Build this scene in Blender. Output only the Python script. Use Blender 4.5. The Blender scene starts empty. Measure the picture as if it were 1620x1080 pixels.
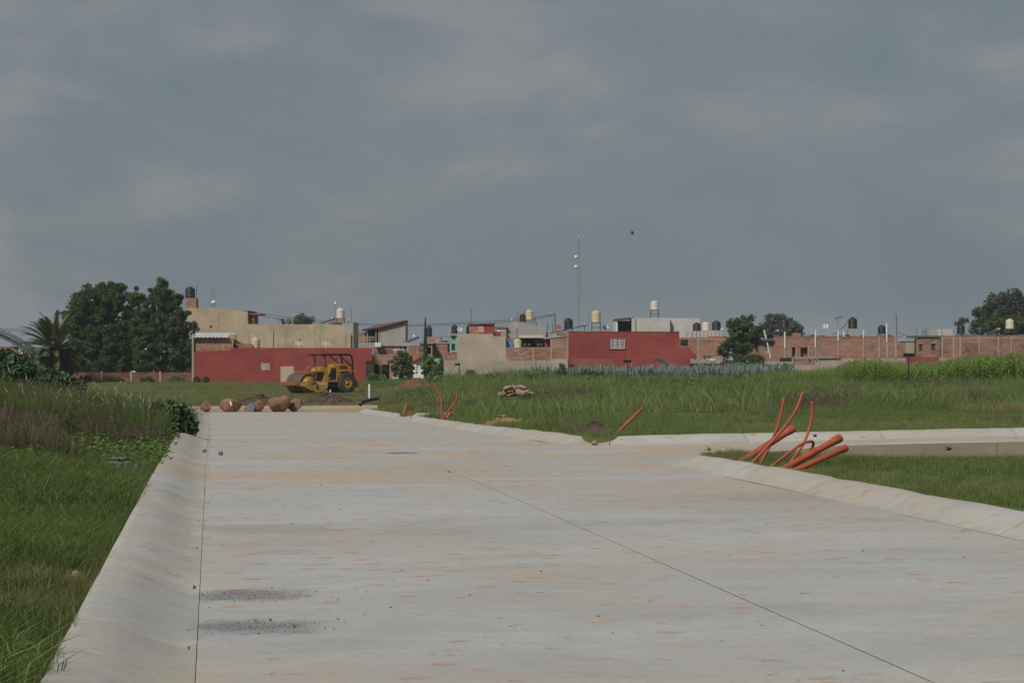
import bpy, bmesh, math, random
import numpy as np
from mathutils import Vector, Matrix, noise as mnoise

random.seed(7); RNG = np.random.default_rng(7)
SC = bpy.context.scene
COL = SC.collection
# ---------------------------------------------------------------- camera
FPX, HX, HY, CZ = 3000.0, 810.0, 577.0, 1.6      # focal length in photo pixels, principal column, horizon row, eye height
cam_d = bpy.data.cameras.new('camera'); cam = bpy.data.objects.new('camera', cam_d); COL.objects.link(cam)
cam.location = (0, 0, CZ); cam.rotation_euler = (math.radians(90), 0, 0)
cam_d.sensor_width = 36.0; cam_d.lens = 36.0 * FPX / 1620.0
cam_d.shift_y = (HY - 540.0) / 1620.0
cam_d.clip_start = 0.1; cam_d.clip_end = 9000
SC.camera = cam
# ---------------------------------------------------------------- sky and sun
SUN_DIR = Vector((-0.45, -0.75, 0.85)).normalized()      # towards the sun: behind the camera, a little left, high
w = bpy.data.worlds.new('World'); SC.world = w; w.use_nodes = True
nt = w.node_tree; nt.nodes.clear()
N = nt.nodes.new; L = nt.links.new
out = N('ShaderNodeOutputWorld'); bg = N('ShaderNodeBackground'); L(bg.outputs[0], out.inputs[0])
sky = N('ShaderNodeTexSky'); sky.sky_type = 'NISHITA'; sky.sun_disc = False
sky.sun_elevation = math.asin(SUN_DIR.z); sky.sun_rotation = math.atan2(SUN_DIR.x, SUN_DIR.y)
sky.dust_density = 3.0; sky.air_density = 1.2
tc = N('ShaderNodeTexCoord')
def wnoise(scale, loc, detail, rough, dist=0.0):
    m = N('ShaderNodeMapping'); m.inputs['Scale'].default_value = scale; m.inputs['Location'].default_value = loc
    L(tc.outputs['Generated'], m.inputs[0])
    n = N('ShaderNodeTexNoise'); n.inputs['Scale'].default_value = 1.0; n.inputs['Detail'].default_value = detail
    n.inputs['Roughness'].default_value = rough; n.inputs['Distortion'].default_value = dist
    L(m.outputs[0], n.inputs['Vector']); return n.outputs[0]
def wramp(src, stops):
    r = N('ShaderNodeValToRGB'); L(src, r.inputs[0]); r.color_ramp.interpolation = 'EASE'
    while len(r.color_ramp.elements) < len(stops): r.color_ramp.elements.new(0.5)
    for e, (p, c) in zip(r.color_ramp.elements, stops): e.position = p; e.color = (*c, 1)
    return r.outputs[0]
def wmix(a, b, fac, mode='MIX'):
    m = N('ShaderNodeMix'); m.data_type = 'RGBA'; m.blend_type = mode
    if isinstance(fac, float): m.inputs[0].default_value = fac
    else: L(fac, m.inputs[0])
    for s, i in ((a, 6), (b, 7)):
        if isinstance(s, tuple): m.inputs[i].default_value = (*s, 1)
        else: L(s, m.inputs[i])
    return m.outputs[2]
big = wnoise((5.5, 5.5, 14.0), (3.1, 1.7, 0.4), 5.0, 0.55, 0.4)
puff = wnoise((7.0, 7.0, 16.0), (2.3, 6.4, 1.2), 7.0, 0.52, 0.3)
cloud = wramp(big, [(0.28, (1.46, 1.84, 2.12)), (0.50, (1.68, 2.02, 2.27)), (0.68, (2.30, 2.42, 2.56))])
lit = wramp(puff, [(0.47, (0, 0, 0)), (0.70, (0.75, 0.75, 0.75))])
cloud = wmix(cloud, (2.75, 2.74, 2.78), lit)
veil = wmix(sky.outputs[0], cloud, 0.93)               # a closed cloud deck with a little of the clear sky's glow through it
L(veil, bg.inputs[0]); bg.inputs[1].default_value = 0.10
sun_d = bpy.data.lights.new('sun', 'SUN'); sun_d.energy = 3.1; sun_d.angle = math.radians(7); sun_d.color = (1.0, 0.955, 0.89)
sun = bpy.data.objects.new('sun', sun_d); COL.objects.link(sun)
sun.rotation_euler = SUN_DIR.to_track_quat('Z', 'Y').to_euler(); sun.location = (-30, -40, 60)
SC.view_settings.view_transform = 'Standard'; SC.view_settings.look = 'None'
SC.view_settings.exposure = 0.0; SC.view_settings.gamma = 1.0; SC.view_settings.use_curve_mapping = False
SC.render.engine = 'CYCLES'; SC.cycles.use_denoising = True; SC.cycles.max_bounces = 6
SC.cycles.transparent_max_bounces = 8; SC.cycles.volume_bounces = 0

# ---------------------------------------------------------------- helpers
def P(px, py, Y):                     # the place seen at a photo pixel, Y metres ahead of the camera
    return Vector(((px - HX) / FPX * Y, Y, CZ + (HY - py) / FPX * Y))
ORIG = {}
class MB:
    def __init__(self): self.v = []; self.f = []
    def add(self, vs, fs):
        o = len(self.v); self.v += [tuple(p) for p in vs]; self.f += [tuple(i + o for i in q) for q in fs]; return self
    def box(self, x0, x1, y0, y1, z0, z1):
        vs = [(x, y, z) for z in (z0, z1) for y in (y0, y1) for x in (x0, x1)]
        return self.add(vs, [(0, 2, 3, 1), (4, 5, 7, 6), (0, 1, 5, 4), (2, 6, 7, 3), (0, 4, 6, 2), (1, 3, 7, 5)])
    def prism(self, poly, y0, y1):     # poly: (x, z) outline, extruded along y
        n = len(poly); vs = [(x, y0, z) for x, z in poly] + [(x, y1, z) for x, z in poly]
        a = sum(poly[i][0] * poly[(i + 1) % n][1] - poly[(i + 1) % n][0] * poly[i][1] for i in range(n))
        fs = [tuple(range(n)), tuple(range(2 * n - 1, n - 1, -1))] + [(i, i + n, (i + 1) % n + n, (i + 1) % n) for i in range(n)]
        if a < 0: fs = [q[::-1] for q in fs]
        return self.add(vs, fs)
    def tube(self, pts, r, n=8, cap=True):
        pts = [Vector(p) for p in pts]; rs = r if isinstance(r, (list, tuple)) else [r] * len(pts)
        vs = []; fs = []; u = None
        for i, p in enumerate(pts):
            t = (pts[min(i + 1, len(pts) - 1)] - pts[max(i - 1, 0)]).normalized()
            if u is None: u = t.orthogonal().normalized()
            u = (u - t * u.dot(t))
            u = u.normalized() if u.length > 1e-6 else t.orthogonal().normalized()
            b = t.cross(u)
            for k in range(n):
                a = 2 * math.pi * k / n; vs.append(p + (u * math.cos(a) + b * math.sin(a)) * rs[i])
        for i in range(len(pts) - 1):
            for k in range(n):
                a, b = i * n + k, i * n + (k + 1) % n; fs.append((a, b, b + n, a + n))
        if cap: fs += [tuple(range(n - 1, -1, -1)), tuple(range((len(pts) - 1) * n, len(pts) * n))]
        return self.add(vs, fs)
    def bar(self, a, b, wd): return self.tube([a, b], wd * 0.7071, 4)
    def lathe(self, prof, c, n=20, axis='Z', cap=True):
        vs = []; fs = []
        for r, h in prof:
            for k in range(n):
                a = 2 * math.pi * k / n; x, y = r * math.cos(a), r * math.sin(a)
                p = {'Z': (x, y, h), 'Y': (x, h, -y), 'X': (h, x, y)}[axis]
                vs.append((c[0] + p[0], c[1] + p[1], c[2] + p[2]))
        m = len(prof)
        for i in range(m - 1):
            for k in range(n):
                a, b = i * n + k, i * n + (k + 1) % n; fs.append((a, b, b + n, a + n))
        if cap: fs += [tuple(range(n - 1, -1, -1)), tuple(range((m - 1) * n, m * n))]
        return self.add(vs, fs)
    def build(self, name, mat, parent=None, smooth=False, local=False):
        o0 = Vector((0, 0, 0))
        if parent is not None and not local: o0 = ORIG.get(parent.name, o0)
        me = bpy.data.meshes.new(name)
        me.from_pydata([(p[0] - o0[0], p[1] - o0[1], p[2] - o0[2]) for p in self.v], [], self.f)
        if mat is not None: me.materials.append(mat)
        if smooth: me.polygons.foreach_set('use_smooth', [True] * len(me.polygons))
        me.update()
        ob = bpy.data.objects.new(name, me); COL.objects.link(ob)
        if parent is not None: ob.parent = parent; ORIG[ob.name] = o0
        return ob
def tag(o, label=None, cat=None, group=None, kind=None):
    if label: o['label'] = label
    if cat: o['category'] = cat
    if group: o['group'] = group
    if kind: o['kind'] = kind
    return o
def thing(name, label, cat, loc=(0, 0, 0), group=None, rotz=0.0):
    o = bpy.data.objects.new(name, None); COL.objects.link(o); o.empty_display_size = 0.3
    o.location = loc; o.rotation_euler = (0, 0, rotz); ORIG[o.name] = Vector(loc)
    return tag(o, label, cat, group)
def rebase(o):                         # put a one-mesh thing's origin at its base
    me = o.data; n = len(me.vertices); a = np.empty(n * 3, np.float32); me.vertices.foreach_get('co', a); a = a.reshape(-1, 3)
    c = np.array([(a[:, 0].min() + a[:, 0].max()) / 2, (a[:, 1].min() + a[:, 1].max()) / 2, a[:, 2].min()], np.float32)
    me.vertices.foreach_set('co', (a - c).ravel()); me.update(); o.location = tuple(float(x) for x in c)
    ORIG[o.name] = Vector(o.location); return o
def np_mesh(name, co, faces_n, idx, mat, parent=None, smooth=False, mats=None, midx=None):
    """fast mesh: co (N,3), faces_n = verts per face (3 or 4), idx flat (F*faces_n)"""
    me = bpy.data.meshes.new(name); co = np.asarray(co, np.float32); idx = np.asarray(idx, np.int32).ravel()
    if parent is not None: co = co - np.array(ORIG.get(parent.name, (0, 0, 0)), np.float32)
    nf = len(idx) // faces_n
    me.vertices.add(len(co)); me.vertices.foreach_set('co', co.ravel())
    me.loops.add(len(idx)); me.loops.foreach_set('vertex_index', idx)
    me.polygons.add(nf); me.polygons.foreach_set('loop_start', np.arange(0, nf * faces_n, faces_n, dtype=np.int32))
    for m in (mats or [mat]):
        if m is not None: me.materials.append(m)
    if midx is not None: me.polygons.foreach_set('material_index', np.asarray(midx, np.int32))
    if smooth: me.polygons.foreach_set('use_smooth', np.ones(nf, bool))
    me.update(calc_edges=True); me.validate()
    o = bpy.data.objects.new(name, me); COL.objects.link(o)
    if parent is not None: o.parent = parent; ORIG[o.name] = ORIG.get(parent.name, Vector())
    return o
def vnoise(x, y, seed=0):
    x = np.asarray(x, float); y = np.asarray(y, float)
    xi = np.floor(x).astype(np.int64); yi = np.floor(y).astype(np.int64); fx = x - xi; fy = y - yi
    fx = fx * fx * (3 - 2 * fx); fy = fy * fy * (3 - 2 * fy)
    def h(a, b):
        n = (a * 374761393 + b * 668265263 + seed * 982451653) & 0x7fffffff
        n = ((n ^ (n >> 13)) * 1274126177) & 0x7fffffff
        return ((n ^ (n >> 16)) & 0xffff) / 65535.0
    a = h(xi, yi) * (1 - fx) + h(xi + 1, yi) * fx; b = h(xi, yi + 1) * (1 - fx) + h(xi + 1, yi + 1) * fx
    return a * (1 - fy) + b * fy
def fbm(x, y, seed=0, oct=3):
    s = 0; a = 0.5
    for k in range(oct): s = s + a * vnoise(x * 2 ** k, y * 2 ** k, seed + k); a *= 0.5
    return s / (1 - 0.5 ** oct)
def sstep(a, b, x):
    t = np.clip((np.asarray(x, float) - a) / (b - a), 0, 1); return t * t * (3 - 2 * t)

# ---------------------------------------------------------------- materials
class NT:
    def __init__(self, name):
        self.m = bpy.data.materials.new(name); self.m.use_nodes = True; self.t = self.m.node_tree
        self.b = self.t.nodes['Principled BSDF']; self.o = self.t.nodes['Material Output']
    def n(self, t): return self.t.nodes.new(t)
    def l(self, a, b): self.t.links.new(a, b)
    def pos(self): return self.n('ShaderNodeNewGeometry').outputs['Position']
    def objc(self): return self.n('ShaderNodeTexCoord').outputs['Object']
    def mapping(self, v, scale=(1, 1, 1), loc=(0, 0, 0), rot=(0, 0, 0), t='POINT'):
        m = self.n('ShaderNodeMapping'); m.vector_type = t; m.inputs['Scale'].default_value = scale
        m.inputs['Location'].default_value = loc; m.inputs['Rotation'].default_value = rot; self.l(v, m.inputs[0]); return m.outputs[0]
    def noise(self, v, scale=1.0, detail=4.0, rough=0.55, dist=0.0, col=False):
        k = self.n('ShaderNodeTexNoise'); k.inputs['Scale'].default_value = scale; k.inputs['Detail'].default_value = detail
        k.inputs['Roughness'].default_value = rough; k.inputs['Distortion'].default_value = dist; self.l(v, k.inputs['Vector'])
        return k.outputs[1 if col else 0]
    def ramp(self, src, a, b, lo=0.0, hi=1.0):
        r = self.n('ShaderNodeMapRange'); r.interpolation_type = 'SMOOTHSTEP'; self.l(src, r.inputs[0])
        r.inputs[1].default_value = a; r.inputs[2].default_value = b; r.inputs[3].default_value = lo; r.inputs[4].default_value = hi
        return r.outputs[0]
    def mix(self, a, b, fac, mode='MIX'):
        m = self.n('ShaderNodeMix'); m.data_type = 'RGBA'; m.blend_type = mode
        if isinstance(fac, (int, float)): m.inputs[0].default_value = fac
        else: self.l(fac, m.inputs[0])
        for s, i in ((a, 6), (b, 7)):
            if isinstance(s, tuple): m.inputs[i].default_value = (*s[:3], 1)
            else: self.l(s, m.inputs[i])
        return m.outputs[2]
    def math(self, op, a, b=None):
        m = self.n('ShaderNodeMath'); m.operation = op
        for s, i in ((a, 0), (b, 1)):
            if s is None: continue
            if isinstance(s, (int, float)): m.inputs[i].default_value = s
            else: self.l(s, m.inputs[i])
        return m.outputs[0]
    def bump(self, h, strength=0.3, dist=0.01):
        b = self.n('ShaderNodeBump'); b.inputs['Strength'].default_value = strength; b.inputs['Distance'].default_value = dist
        self.l(h, b.inputs['Height']); self.l(b.outputs[0], self.b.inputs['Normal'])
    def fin(self, col, rough=0.85, metal=0.0, spec=0.3):
        if isinstance(col, tuple): self.b.inputs['Base Color'].default_value = (*col[:3], 1)
        else: self.l(col, self.b.inputs['Base Color'])
        if isinstance(rough, (int, float)): self.b.inputs['Roughness'].default_value = rough
        else: self.l(rough, self.b.inputs['Roughness'])
        self.b.inputs['Metallic'].default_value = metal; self.b.inputs['Specular IOR Level'].default_value = spec
        return self.m
def mul(c, k): return tuple(min(1.0, x * k) for x in c)
def plain(name, c, rough=0.7, var=0.12, scale=3.0, metal=0.0, spec=0.35, bump=0.0):
    k = NT(name); v = k.objc(); n = k.noise(v, scale, 5)
    m = k.mix(mul(c, 1 - var), mul(c, 1 + var), k.ramp(n, 0.3, 0.7))
    if bump: k.bump(k.noise(v, scale * 12, 4), bump, 0.01)
    return k.fin(m, rough, metal, spec)
def wallmat(name, c, stain=(0.10, 0.09, 0.075), amt=0.35, patch=None, patch_amt=0.4):
    """rendered or painted masonry: blotches, rain streaks hanging from the top, faint trowel relief"""
    k = NT(name); v = k.pos()
    a = k.noise(k.mapping(v, (0.45, 0.45, 0.45)), 1.0, 5, 0.6)
    col = k.mix(mul(c, 0.86), mul(c, 1.12), k.ramp(a, 0.3, 0.72))
    if patch:
        col = k.mix(col, patch, k.math('MULTIPLY', k.ramp(k.noise(k.mapping(v, (0.3, 0.3, 0.5), (4, 2, 7)), 1.0, 6, 0.65), 0.52, 0.62), patch_amt))
    st = k.noise(k.mapping(v, (2.6, 2.6, 0.16)), 1.0, 4, 0.6)
    st2 = k.noise(k.mapping(v, (0.5, 0.5, 0.35), (9, 1, 3)), 1.0, 3, 0.5)
    col = k.mix(col, stain, k.math('MULTIPLY', k.math('MULTIPLY', k.ramp(st, 0.5, 0.78), k.ramp(st2, 0.35, 0.65)), amt))
    fine = k.noise(v, 7.0, 5, 0.65)
    col = k.mix(col, mul(c, 0.7), k.ramp(fine, 0.55, 0.85, 0, 0.3))
    k.bump(fine, 0.35, 0.02)
    return k.fin(col, 0.93, 0, 0.15)
def brickmat(name, c1, c2, mortar, grime=0.25):
    k = NT(name); v = k.pos(); sep = k.n('ShaderNodeSeparateXYZ'); k.l(v, sep.inputs[0])
    cmb = k.n('ShaderNodeCombineXYZ'); k.l(k.math('ADD', sep.outputs[0], sep.outputs[1]), cmb.inputs[0]); k.l(sep.outputs[2], cmb.inputs[1])
    b = k.n('ShaderNodeTexBrick'); k.l(cmb.outputs[0], b.inputs['Vector']); b.inputs['Scale'].default_value = 1.0
    b.inputs['Brick Width'].default_value = 0.27; b.inputs['Row Height'].default_value = 0.085; b.inputs['Mortar Size'].default_value = 0.010
    b.inputs['Color1'].default_value = (*c1, 1); b.inputs['Color2'].default_value = (*c2, 1); b.inputs['Mortar'].default_value = (*mortar, 1)
    b.inputs['Bias'].default_value = -0.1
    n = k.noise(k.mapping(v, (0.5, 0.5, 0.7)), 1.0, 8, 0.75)
    col = k.mix(b.outputs[0], mul(c1, 0.5), k.ramp(n, 0.46, 0.66, 0, grime * 1.6))
    n2 = k.noise(k.mapping(v, (1.4, 1.4, 3.0), (5, 5, 5)), 1.0, 5, 0.7)
    col = k.mix(col, mul(mortar, 1.25), k.ramp(n2, 0.52, 0.66, 0, 0.5))
    n3 = k.noise(k.mapping(v, (0.35, 0.35, 2.2), (2, 9, 4)), 1.0, 6, 0.7)
    col = k.mix(col, mul(c2, 1.25), k.ramp(n3, 0.52, 0.62, 0, 0.6))
    k.bump(b.outputs[1], -0.6, 0.012)
    return k.fin(col, 0.95, 0, 0.1)
def leafmat(name, c, c2=None, transl=0.3, noise_scale=0.6, rnd=0.25):
    k = NT(name); c2 = c2 or mul(c, 1.6)
    n = k.noise(k.pos(), noise_scale, 4, 0.6)
    oi = k.n('ShaderNodeObjectInfo')
    f = k.math('ADD', k.ramp(n, 0.32, 0.68, 0, 1 - rnd), k.math('MULTIPLY', oi.outputs['Random'], rnd))
    col = k.mix(c, c2, f)
    d = k.n('ShaderNodeBsdfDiffuse'); k.l(col, d.inputs[0]); t = k.n('ShaderNodeBsdfTranslucent')
    k.l(k.mix(col, (0.30, 0.34, 0.05), 0.25), t.inputs[0])
    g = k.n('ShaderNodeBsdfGlossy'); g.inputs['Roughness'].default_value = 0.5; g.inputs[0].default_value = (0.6, 0.65, 0.6, 1)
    m1 = k.n('ShaderNodeMixShader'); m1.inputs[0].default_value = transl; k.l(d.outputs[0], m1.inputs[1]); k.l(t.outputs[0], m1.inputs[2])
    m2 = k.n('ShaderNodeMixShader'); m2.inputs[0].default_value = 0.03; k.l(m1.outputs[0], m2.inputs[1]); k.l(g.outputs[0], m2.inputs[2])
    k.l(m2.outputs[0], k.o.inputs[0]); k.t.nodes.remove(k.b)
    return k.m

RD = Vector((-476.0 / FPX, 1.0, 0)).normalized()       # heading of the main road
RN = Vector((RD.y, -RD.x, 0))                          # to its right
ROT = math.atan2(-RD.x, RD.y)
def W(s, t, z=0.0): p = RD * s + RN * t; return Vector((p.x, p.y, z))
def st(X, Y): return X * RD.x + Y * RD.y, X * RN.x + Y * RN.y

def concrete(name, c=(0.405, 0.408, 0.398), dust=(0.45, 0.335, 0.22), spots=True, smear=()):
    k = NT(name); v = k.pos(); r = k.mapping(v, rot=(0, 0, -ROT))            # x: across the road, y: along it
    a = k.noise(k.mapping(r, (0.22, 0.45, 1), (2, 5, 0)), 1.0, 9, 0.68, 0.4)
    col = k.mix(mul(c, 0.88), mul(c, 1.10), k.ramp(a, 0.32, 0.68))
    b = k.noise(k.mapping(r, (0.13, 0.20, 1), (7, 1, 0)), 1.0, 10, 0.72, 0.6)
    sy_ = k.n('ShaderNodeSeparateXYZ'); k.l(r, sy_.inputs[0])                 # tracked-in clay lies thicker towards the dirt end of the road
    col = k.mix(col, dust, k.math('MULTIPLY', k.ramp(b, 0.40, 0.64, 0, 0.9), k.ramp(sy_.outputs[1], 12, 38, 0.45, 1.0)))
    b2 = k.noise(k.mapping(r, (0.5, 0.8, 1), (1, 8, 0)), 1.0, 9, 0.72, 0.3)
    col = k.mix(col, mul(dust, 1.05), k.ramp(b2, 0.50, 0.66, 0, 0.55))
    d = k.noise(k.mapping(r, (0.7, 1.3, 1), (3, 3, 0)), 1.0, 9, 0.72)
    col = k.mix(col, mul(c, 0.62), k.ramp(d, 0.50, 0.70, 0, 0.5))
    f = k.noise(k.mapping(r, (4.0, 7.0, 4.0)), 1.0, 9, 0.8)                 # cross-brushed finish
    col = k.mix(col, mul(c, 0.72), k.ramp(f, 0.44, 0.70, 0, 0.55))
    g2 = k.noise(k.mapping(r, (22, 30, 22)), 1.0, 5, 0.85)
    col = k.mix(col, mul(c, 0.68), k.ramp(g2, 0.46, 0.66, 0, 0.45)); col = k.mix(col, mul(c, 1.2), k.ramp(g2, 0.46, 0.32, 0, 0.4))
    if spots:                                                             # dabs of dried orange clay and dark specks
        vo = k.n('ShaderNodeTexVoronoi'); vo.inputs['Scale'].default_value = 2.6; vo.inputs['Randomness'].default_value = 1.0
        wob = k.mix(r, k.noise(r, 6.0, 3, 0.6, col=True), 0.10)
        k.l(k.mapping(wob, (1.0, 1.5, 1)), vo.inputs['Vector'])
        keep = k.ramp(k.noise(k.mapping(r, (0.33, 0.22, 1), (11, 3, 0)), 1.0, 2), 0.36, 0.48)
        brk = k.ramp(k.noise(r, 30.0, 4, 0.75), 0.38, 0.52)
        sp = k.math('MULTIPLY', k.math('MULTIPLY', k.ramp(vo.outputs['Distance'], 0.27, 0.08), keep), brk)
        col = k.mix(col, (0.40, 0.205, 0.115), k.math('MULTIPLY', sp, 0.9))
        vs = k.n('ShaderNodeTexVoronoi'); vs.inputs['Scale'].default_value = 9.0; k.l(k.mapping(r, (1, 1.2, 1)), vs.inputs['Vector'])
        col = k.mix(col, (0.10, 0.09, 0.08), k.math('MULTIPLY', k.ramp(vs.outputs['Distance'], 0.07, 0.04), k.ramp(k.noise(r, 0.8, 2), 0.45, 0.6, 0, 0.7)))
    for (cx, cy, rx, ry, am) in smear:                                       # spilt asphalt grit
        s_, t_ = st(cx, cy); m = k.mapping(r, (1 / rx, 1 / ry, 0.0), (-t_ / rx, -s_ / ry, 0))
        ln = k.n('ShaderNodeVectorMath'); ln.operation = 'LENGTH'; k.l(m, ln.inputs[0])
        e = k.math('ADD', ln.outputs['Value'], k.math('MULTIPLY', k.math('SUBTRACT', k.noise(r, 3.0, 6, 0.7), 0.5), 2.2))
        g = k.ramp(k.noise(r, 45.0, 3, 0.8), 0.3, 0.62)
        col = k.mix(col, (0.075, 0.078, 0.085), k.math('MULTIPLY', k.math('MULTIPLY', k.ramp(e, 1.15, 0.35), g), am))
    k.bump(k.noise(k.mapping(r, (25, 60, 25)), 1.0, 4, 0.7), 0.25, 0.004)
    return k.fin(col, 0.88, 0, 0.25)

M = {}
M['slab'] = concrete('road_concrete', smear=[(-1.83, 13.2, 0.55, 0.42, 0.8), (-1.62, 11.6, 0.50, 0.40, 0.8), (-2.1, 35.9, 0.42, 0.5, 1.0), (-2.35, 18.5, 0.9, 0.7, 0.35), (3.6, 23.0, 1.6, 1.2, 0.22)])
M['kerb'] = concrete('kerb_concrete', (0.415, 0.41, 0.385), (0.42, 0.335, 0.225))
M['kerb_back'] = wallmat('kerb_form_face', (0.30, 0.255, 0.19), (0.06, 0.05, 0.045), 0.7)
M['joint'] = plain('joint_grit', (0.075, 0.065, 0.055), 0.95)
M['dusty'] = concrete('dusty_concrete', (0.36, 0.29, 0.21), (0.36, 0.225, 0.135), spots=False)
def groundmat():
    k = NT('meadow_soil'); v = k.pos()
    n = k.noise(k.mapping(v, (0.22, 0.22, 0.2)), 1.0, 6, 0.65)
    col = k.mix((0.075, 0.095, 0.030), (0.13, 0.135, 0.048), k.ramp(n, 0.3, 0.7))
    n2 = k.noise(k.mapping(v, (0.5, 0.9, 0.5), (8, 2, 1)), 1.0, 6, 0.7)
    col = k.mix(col, (0.21, 0.125, 0.065), k.ramp(n2, 0.50, 0.68, 0, 0.8))
    k.bump(k.noise(v, 6.0, 6, 0.7), 0.8, 0.06)
    return k.fin(col, 0.95, 0, 0.1)
M['ground'] = groundmat()
M['soil'] = plain('red_soil', (0.155, 0.078, 0.044), 0.95, 0.35, 4.0, bump=0.8)
M['gravel_brown'] = plain('brown_gravel', (0.088, 0.056, 0.046), 0.95, 0.35, 6.0, bump=0.9)
M['gravel_grey'] = plain('grey_gravel', (0.17, 0.165, 0.16), 0.9, 0.45, 14.0, bump=0.6)
M['soil_tan'] = plain('tan_soil', (0.30, 0.19, 0.10), 0.95, 0.3, 3.0, bump=0.8)
M['straw'] = leafmat('dry_straw', (0.13, 0.105, 0.045), (0.21, 0.165, 0.08), 0.2)

# ---------------------------------------------------------------- road levels
_s = [-20, 25, 28.5, 36.3, 42.1, 56, 69, 85, 98, 112, 140]
_z = [0.0, 0.0, -0.02, -0.07, -0.11, -0.34, -0.50, -0.67, -0.82, -0.80, -0.7]
TL, TC, TR = -0.08, 3.61, 7.30           # left gutter joint, centre joint, right gutter joint (metres across)
KW = 0.56                                # kerb width
SN1, SF1, SN2, SF2, SE, SX = 33.2, 38.7, 74.0, 78.6, 97.0, 104.5
RN1, RF1, RN2, RF2 = 3.5, 1.2, 2.5, 1.2
def surf(s, t):
    z = np.interp(s, _s, _z); side = np.clip(np.asarray(t, float) - TR, 0, 14)
    return z + 0.0145 * side
# ---------------------------------------------------------------- terrain
def sdist(s, t):
    s = np.asarray(s, float); t = np.asarray(t, float)
    def bx(a, b, c, d):
        ds = np.maximum(a - s, s - b); dt = np.maximum(c - t, t - d)
        return np.where((ds > 0) & (dt > 0), np.hypot(np.maximum(ds, 0), np.maximum(dt, 0)), np.maximum(ds, dt))
    r = bx(-30, SX + 0.3, TL - 0.70, TR + KW)
    r = np.minimum(r, bx(SN1 - KW, SF1 + KW, TR, 90)); r = np.minimum(r, bx(SN2 - KW, SF2 + KW, TR, 41))
    r = np.minimum(r, bx(SE - 0.6, SX + KW, -120, 9.2))
    for sc, rr, sgn in ((SN1, RN1, -1), (SF1, RF1, 1), (SN2, RN2, -1), (SF2, RF2, 1)):
        cs = sc + sgn * rr; ct = TR + rr; q = rr - KW
        ins = ((s - cs) * sgn < 0.001) & (t <= ct + 0.001) & (t > TR - 0.01) & ((s - sc) * sgn > -0.001)
        r = np.where(ins, np.minimum(r, q - np.hypot(s - cs, t - ct)), r)
    return r
def zfar(X, Y):
    lf = np.interp(Y, [0, 60, 105, 140, 225, 400, 900], [-0.3, -0.6, -0.78, -0.55, -0.47, -0.4, 0])
    rt = np.interp(Y, [0, 45, 100, 150, 200, 260, 900], [0.15, 0.15, 0.0, 0.05, 0.15, 0.25, 0.3])
    return lf + (rt - lf) * sstep(-16, 4, X)
def height(s, t):
    s = np.asarray(s, float); t = np.asarray(t, float)
    X = s * RD.x + t * RN.x; Y = s * RD.y + t * RN.y
    sd = sdist(s, t); d = np.maximum(sd, 0)
    lvl = surf(np.clip(s, -20, 112), np.clip(t, TL, 60)) + 0.12
    zf = zfar(X, Y)
    bank = 0.62 * sstep(8, 34, s) * (1 - sstep(48, 74, s))
    left = (t < TL) & (s < SE)
    zf = np.where(left, lvl + bank * sstep(0.0, 5.0, d) - 0.25 * sstep(20, 60, d), zf)
    k = np.where(left, 0.0, np.exp(-d / 7.0))
    z = zf * (1 - k) + lvl * k
    corner = (t > TR) & (s < SN1)
    zc = 0.12 - 0.23 * sstep(0.2, 2.6, t - TR - KW) * sstep(-7, 0, s - SN1) + 0.10 * sstep(2.5, 9, SN1 - s) * sstep(1, 6, t - TR)
    z = np.where(corner, zc, z)
    z = z + 0.10 * (fbm(X * 0.35, Y * 0.35, 3) - 0.5) * sstep(0.1, 1.5, d) + 0.35 * (fbm(X * 0.07, Y * 0.07, 9) - 0.5) * sstep(2, 12, d) * sstep(30, 70, Y)
    for bx_, by_, br_, bh_ in ((0.2, 100.0, 1.6, .12), (-7.9, 153.0, 3.5, .25)): z = z + bh_ * np.exp(-((X - bx_) ** 2 + (Y - by_) ** 2) / br_ ** 2)
    ins = sstep(-0.02, -0.14, sd)
    road = surf(np.clip(s, -20, 112), np.clip(t, -200, 60)) - 0.35
    return z * (1 - ins) + road * ins
def gz(X, Y): s, t = st(X, Y); return float(height(s, t))
def seg(*a): return np.concatenate([np.arange(x, y, q) for x, y, q in a])
gs = seg((-600, -60, 60), (-60, -4, 4), (-4, 46, 0.35), (46, 70, 0.6), (70, 108, 0.4), (108, 270, 1.2), (270, 800, 15), (800, 1501, 100))
gt = seg((-1200, -300, 100), (-300, -60, 12), (-60, -8, 1.2), (-8, 16, 0.28), (16, 70, 0.8), (70, 300, 10), (300, 1201, 100))
S_, T_ = np.meshgrid(gs, gt, indexing='ij'); Z_ = height(S_, T_)
co = np.stack([S_ * RD.x + T_ * RN.x, S_ * RD.y + T_ * RN.y, Z_], -1).reshape(-1, 3)
ns, ntt = S_.shape; ii = (np.arange(ns - 1)[:, None] * ntt + np.arange(ntt - 1)[None, :]).ravel()
tag(np_mesh('ground', co, 4, np.stack([ii, ii + 1, ii + ntt + 1, ii + ntt], 1)[:, ::-1], M['ground'], smooth=True),
    'meadow ground of red soil under the grass', kind='structure')

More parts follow.
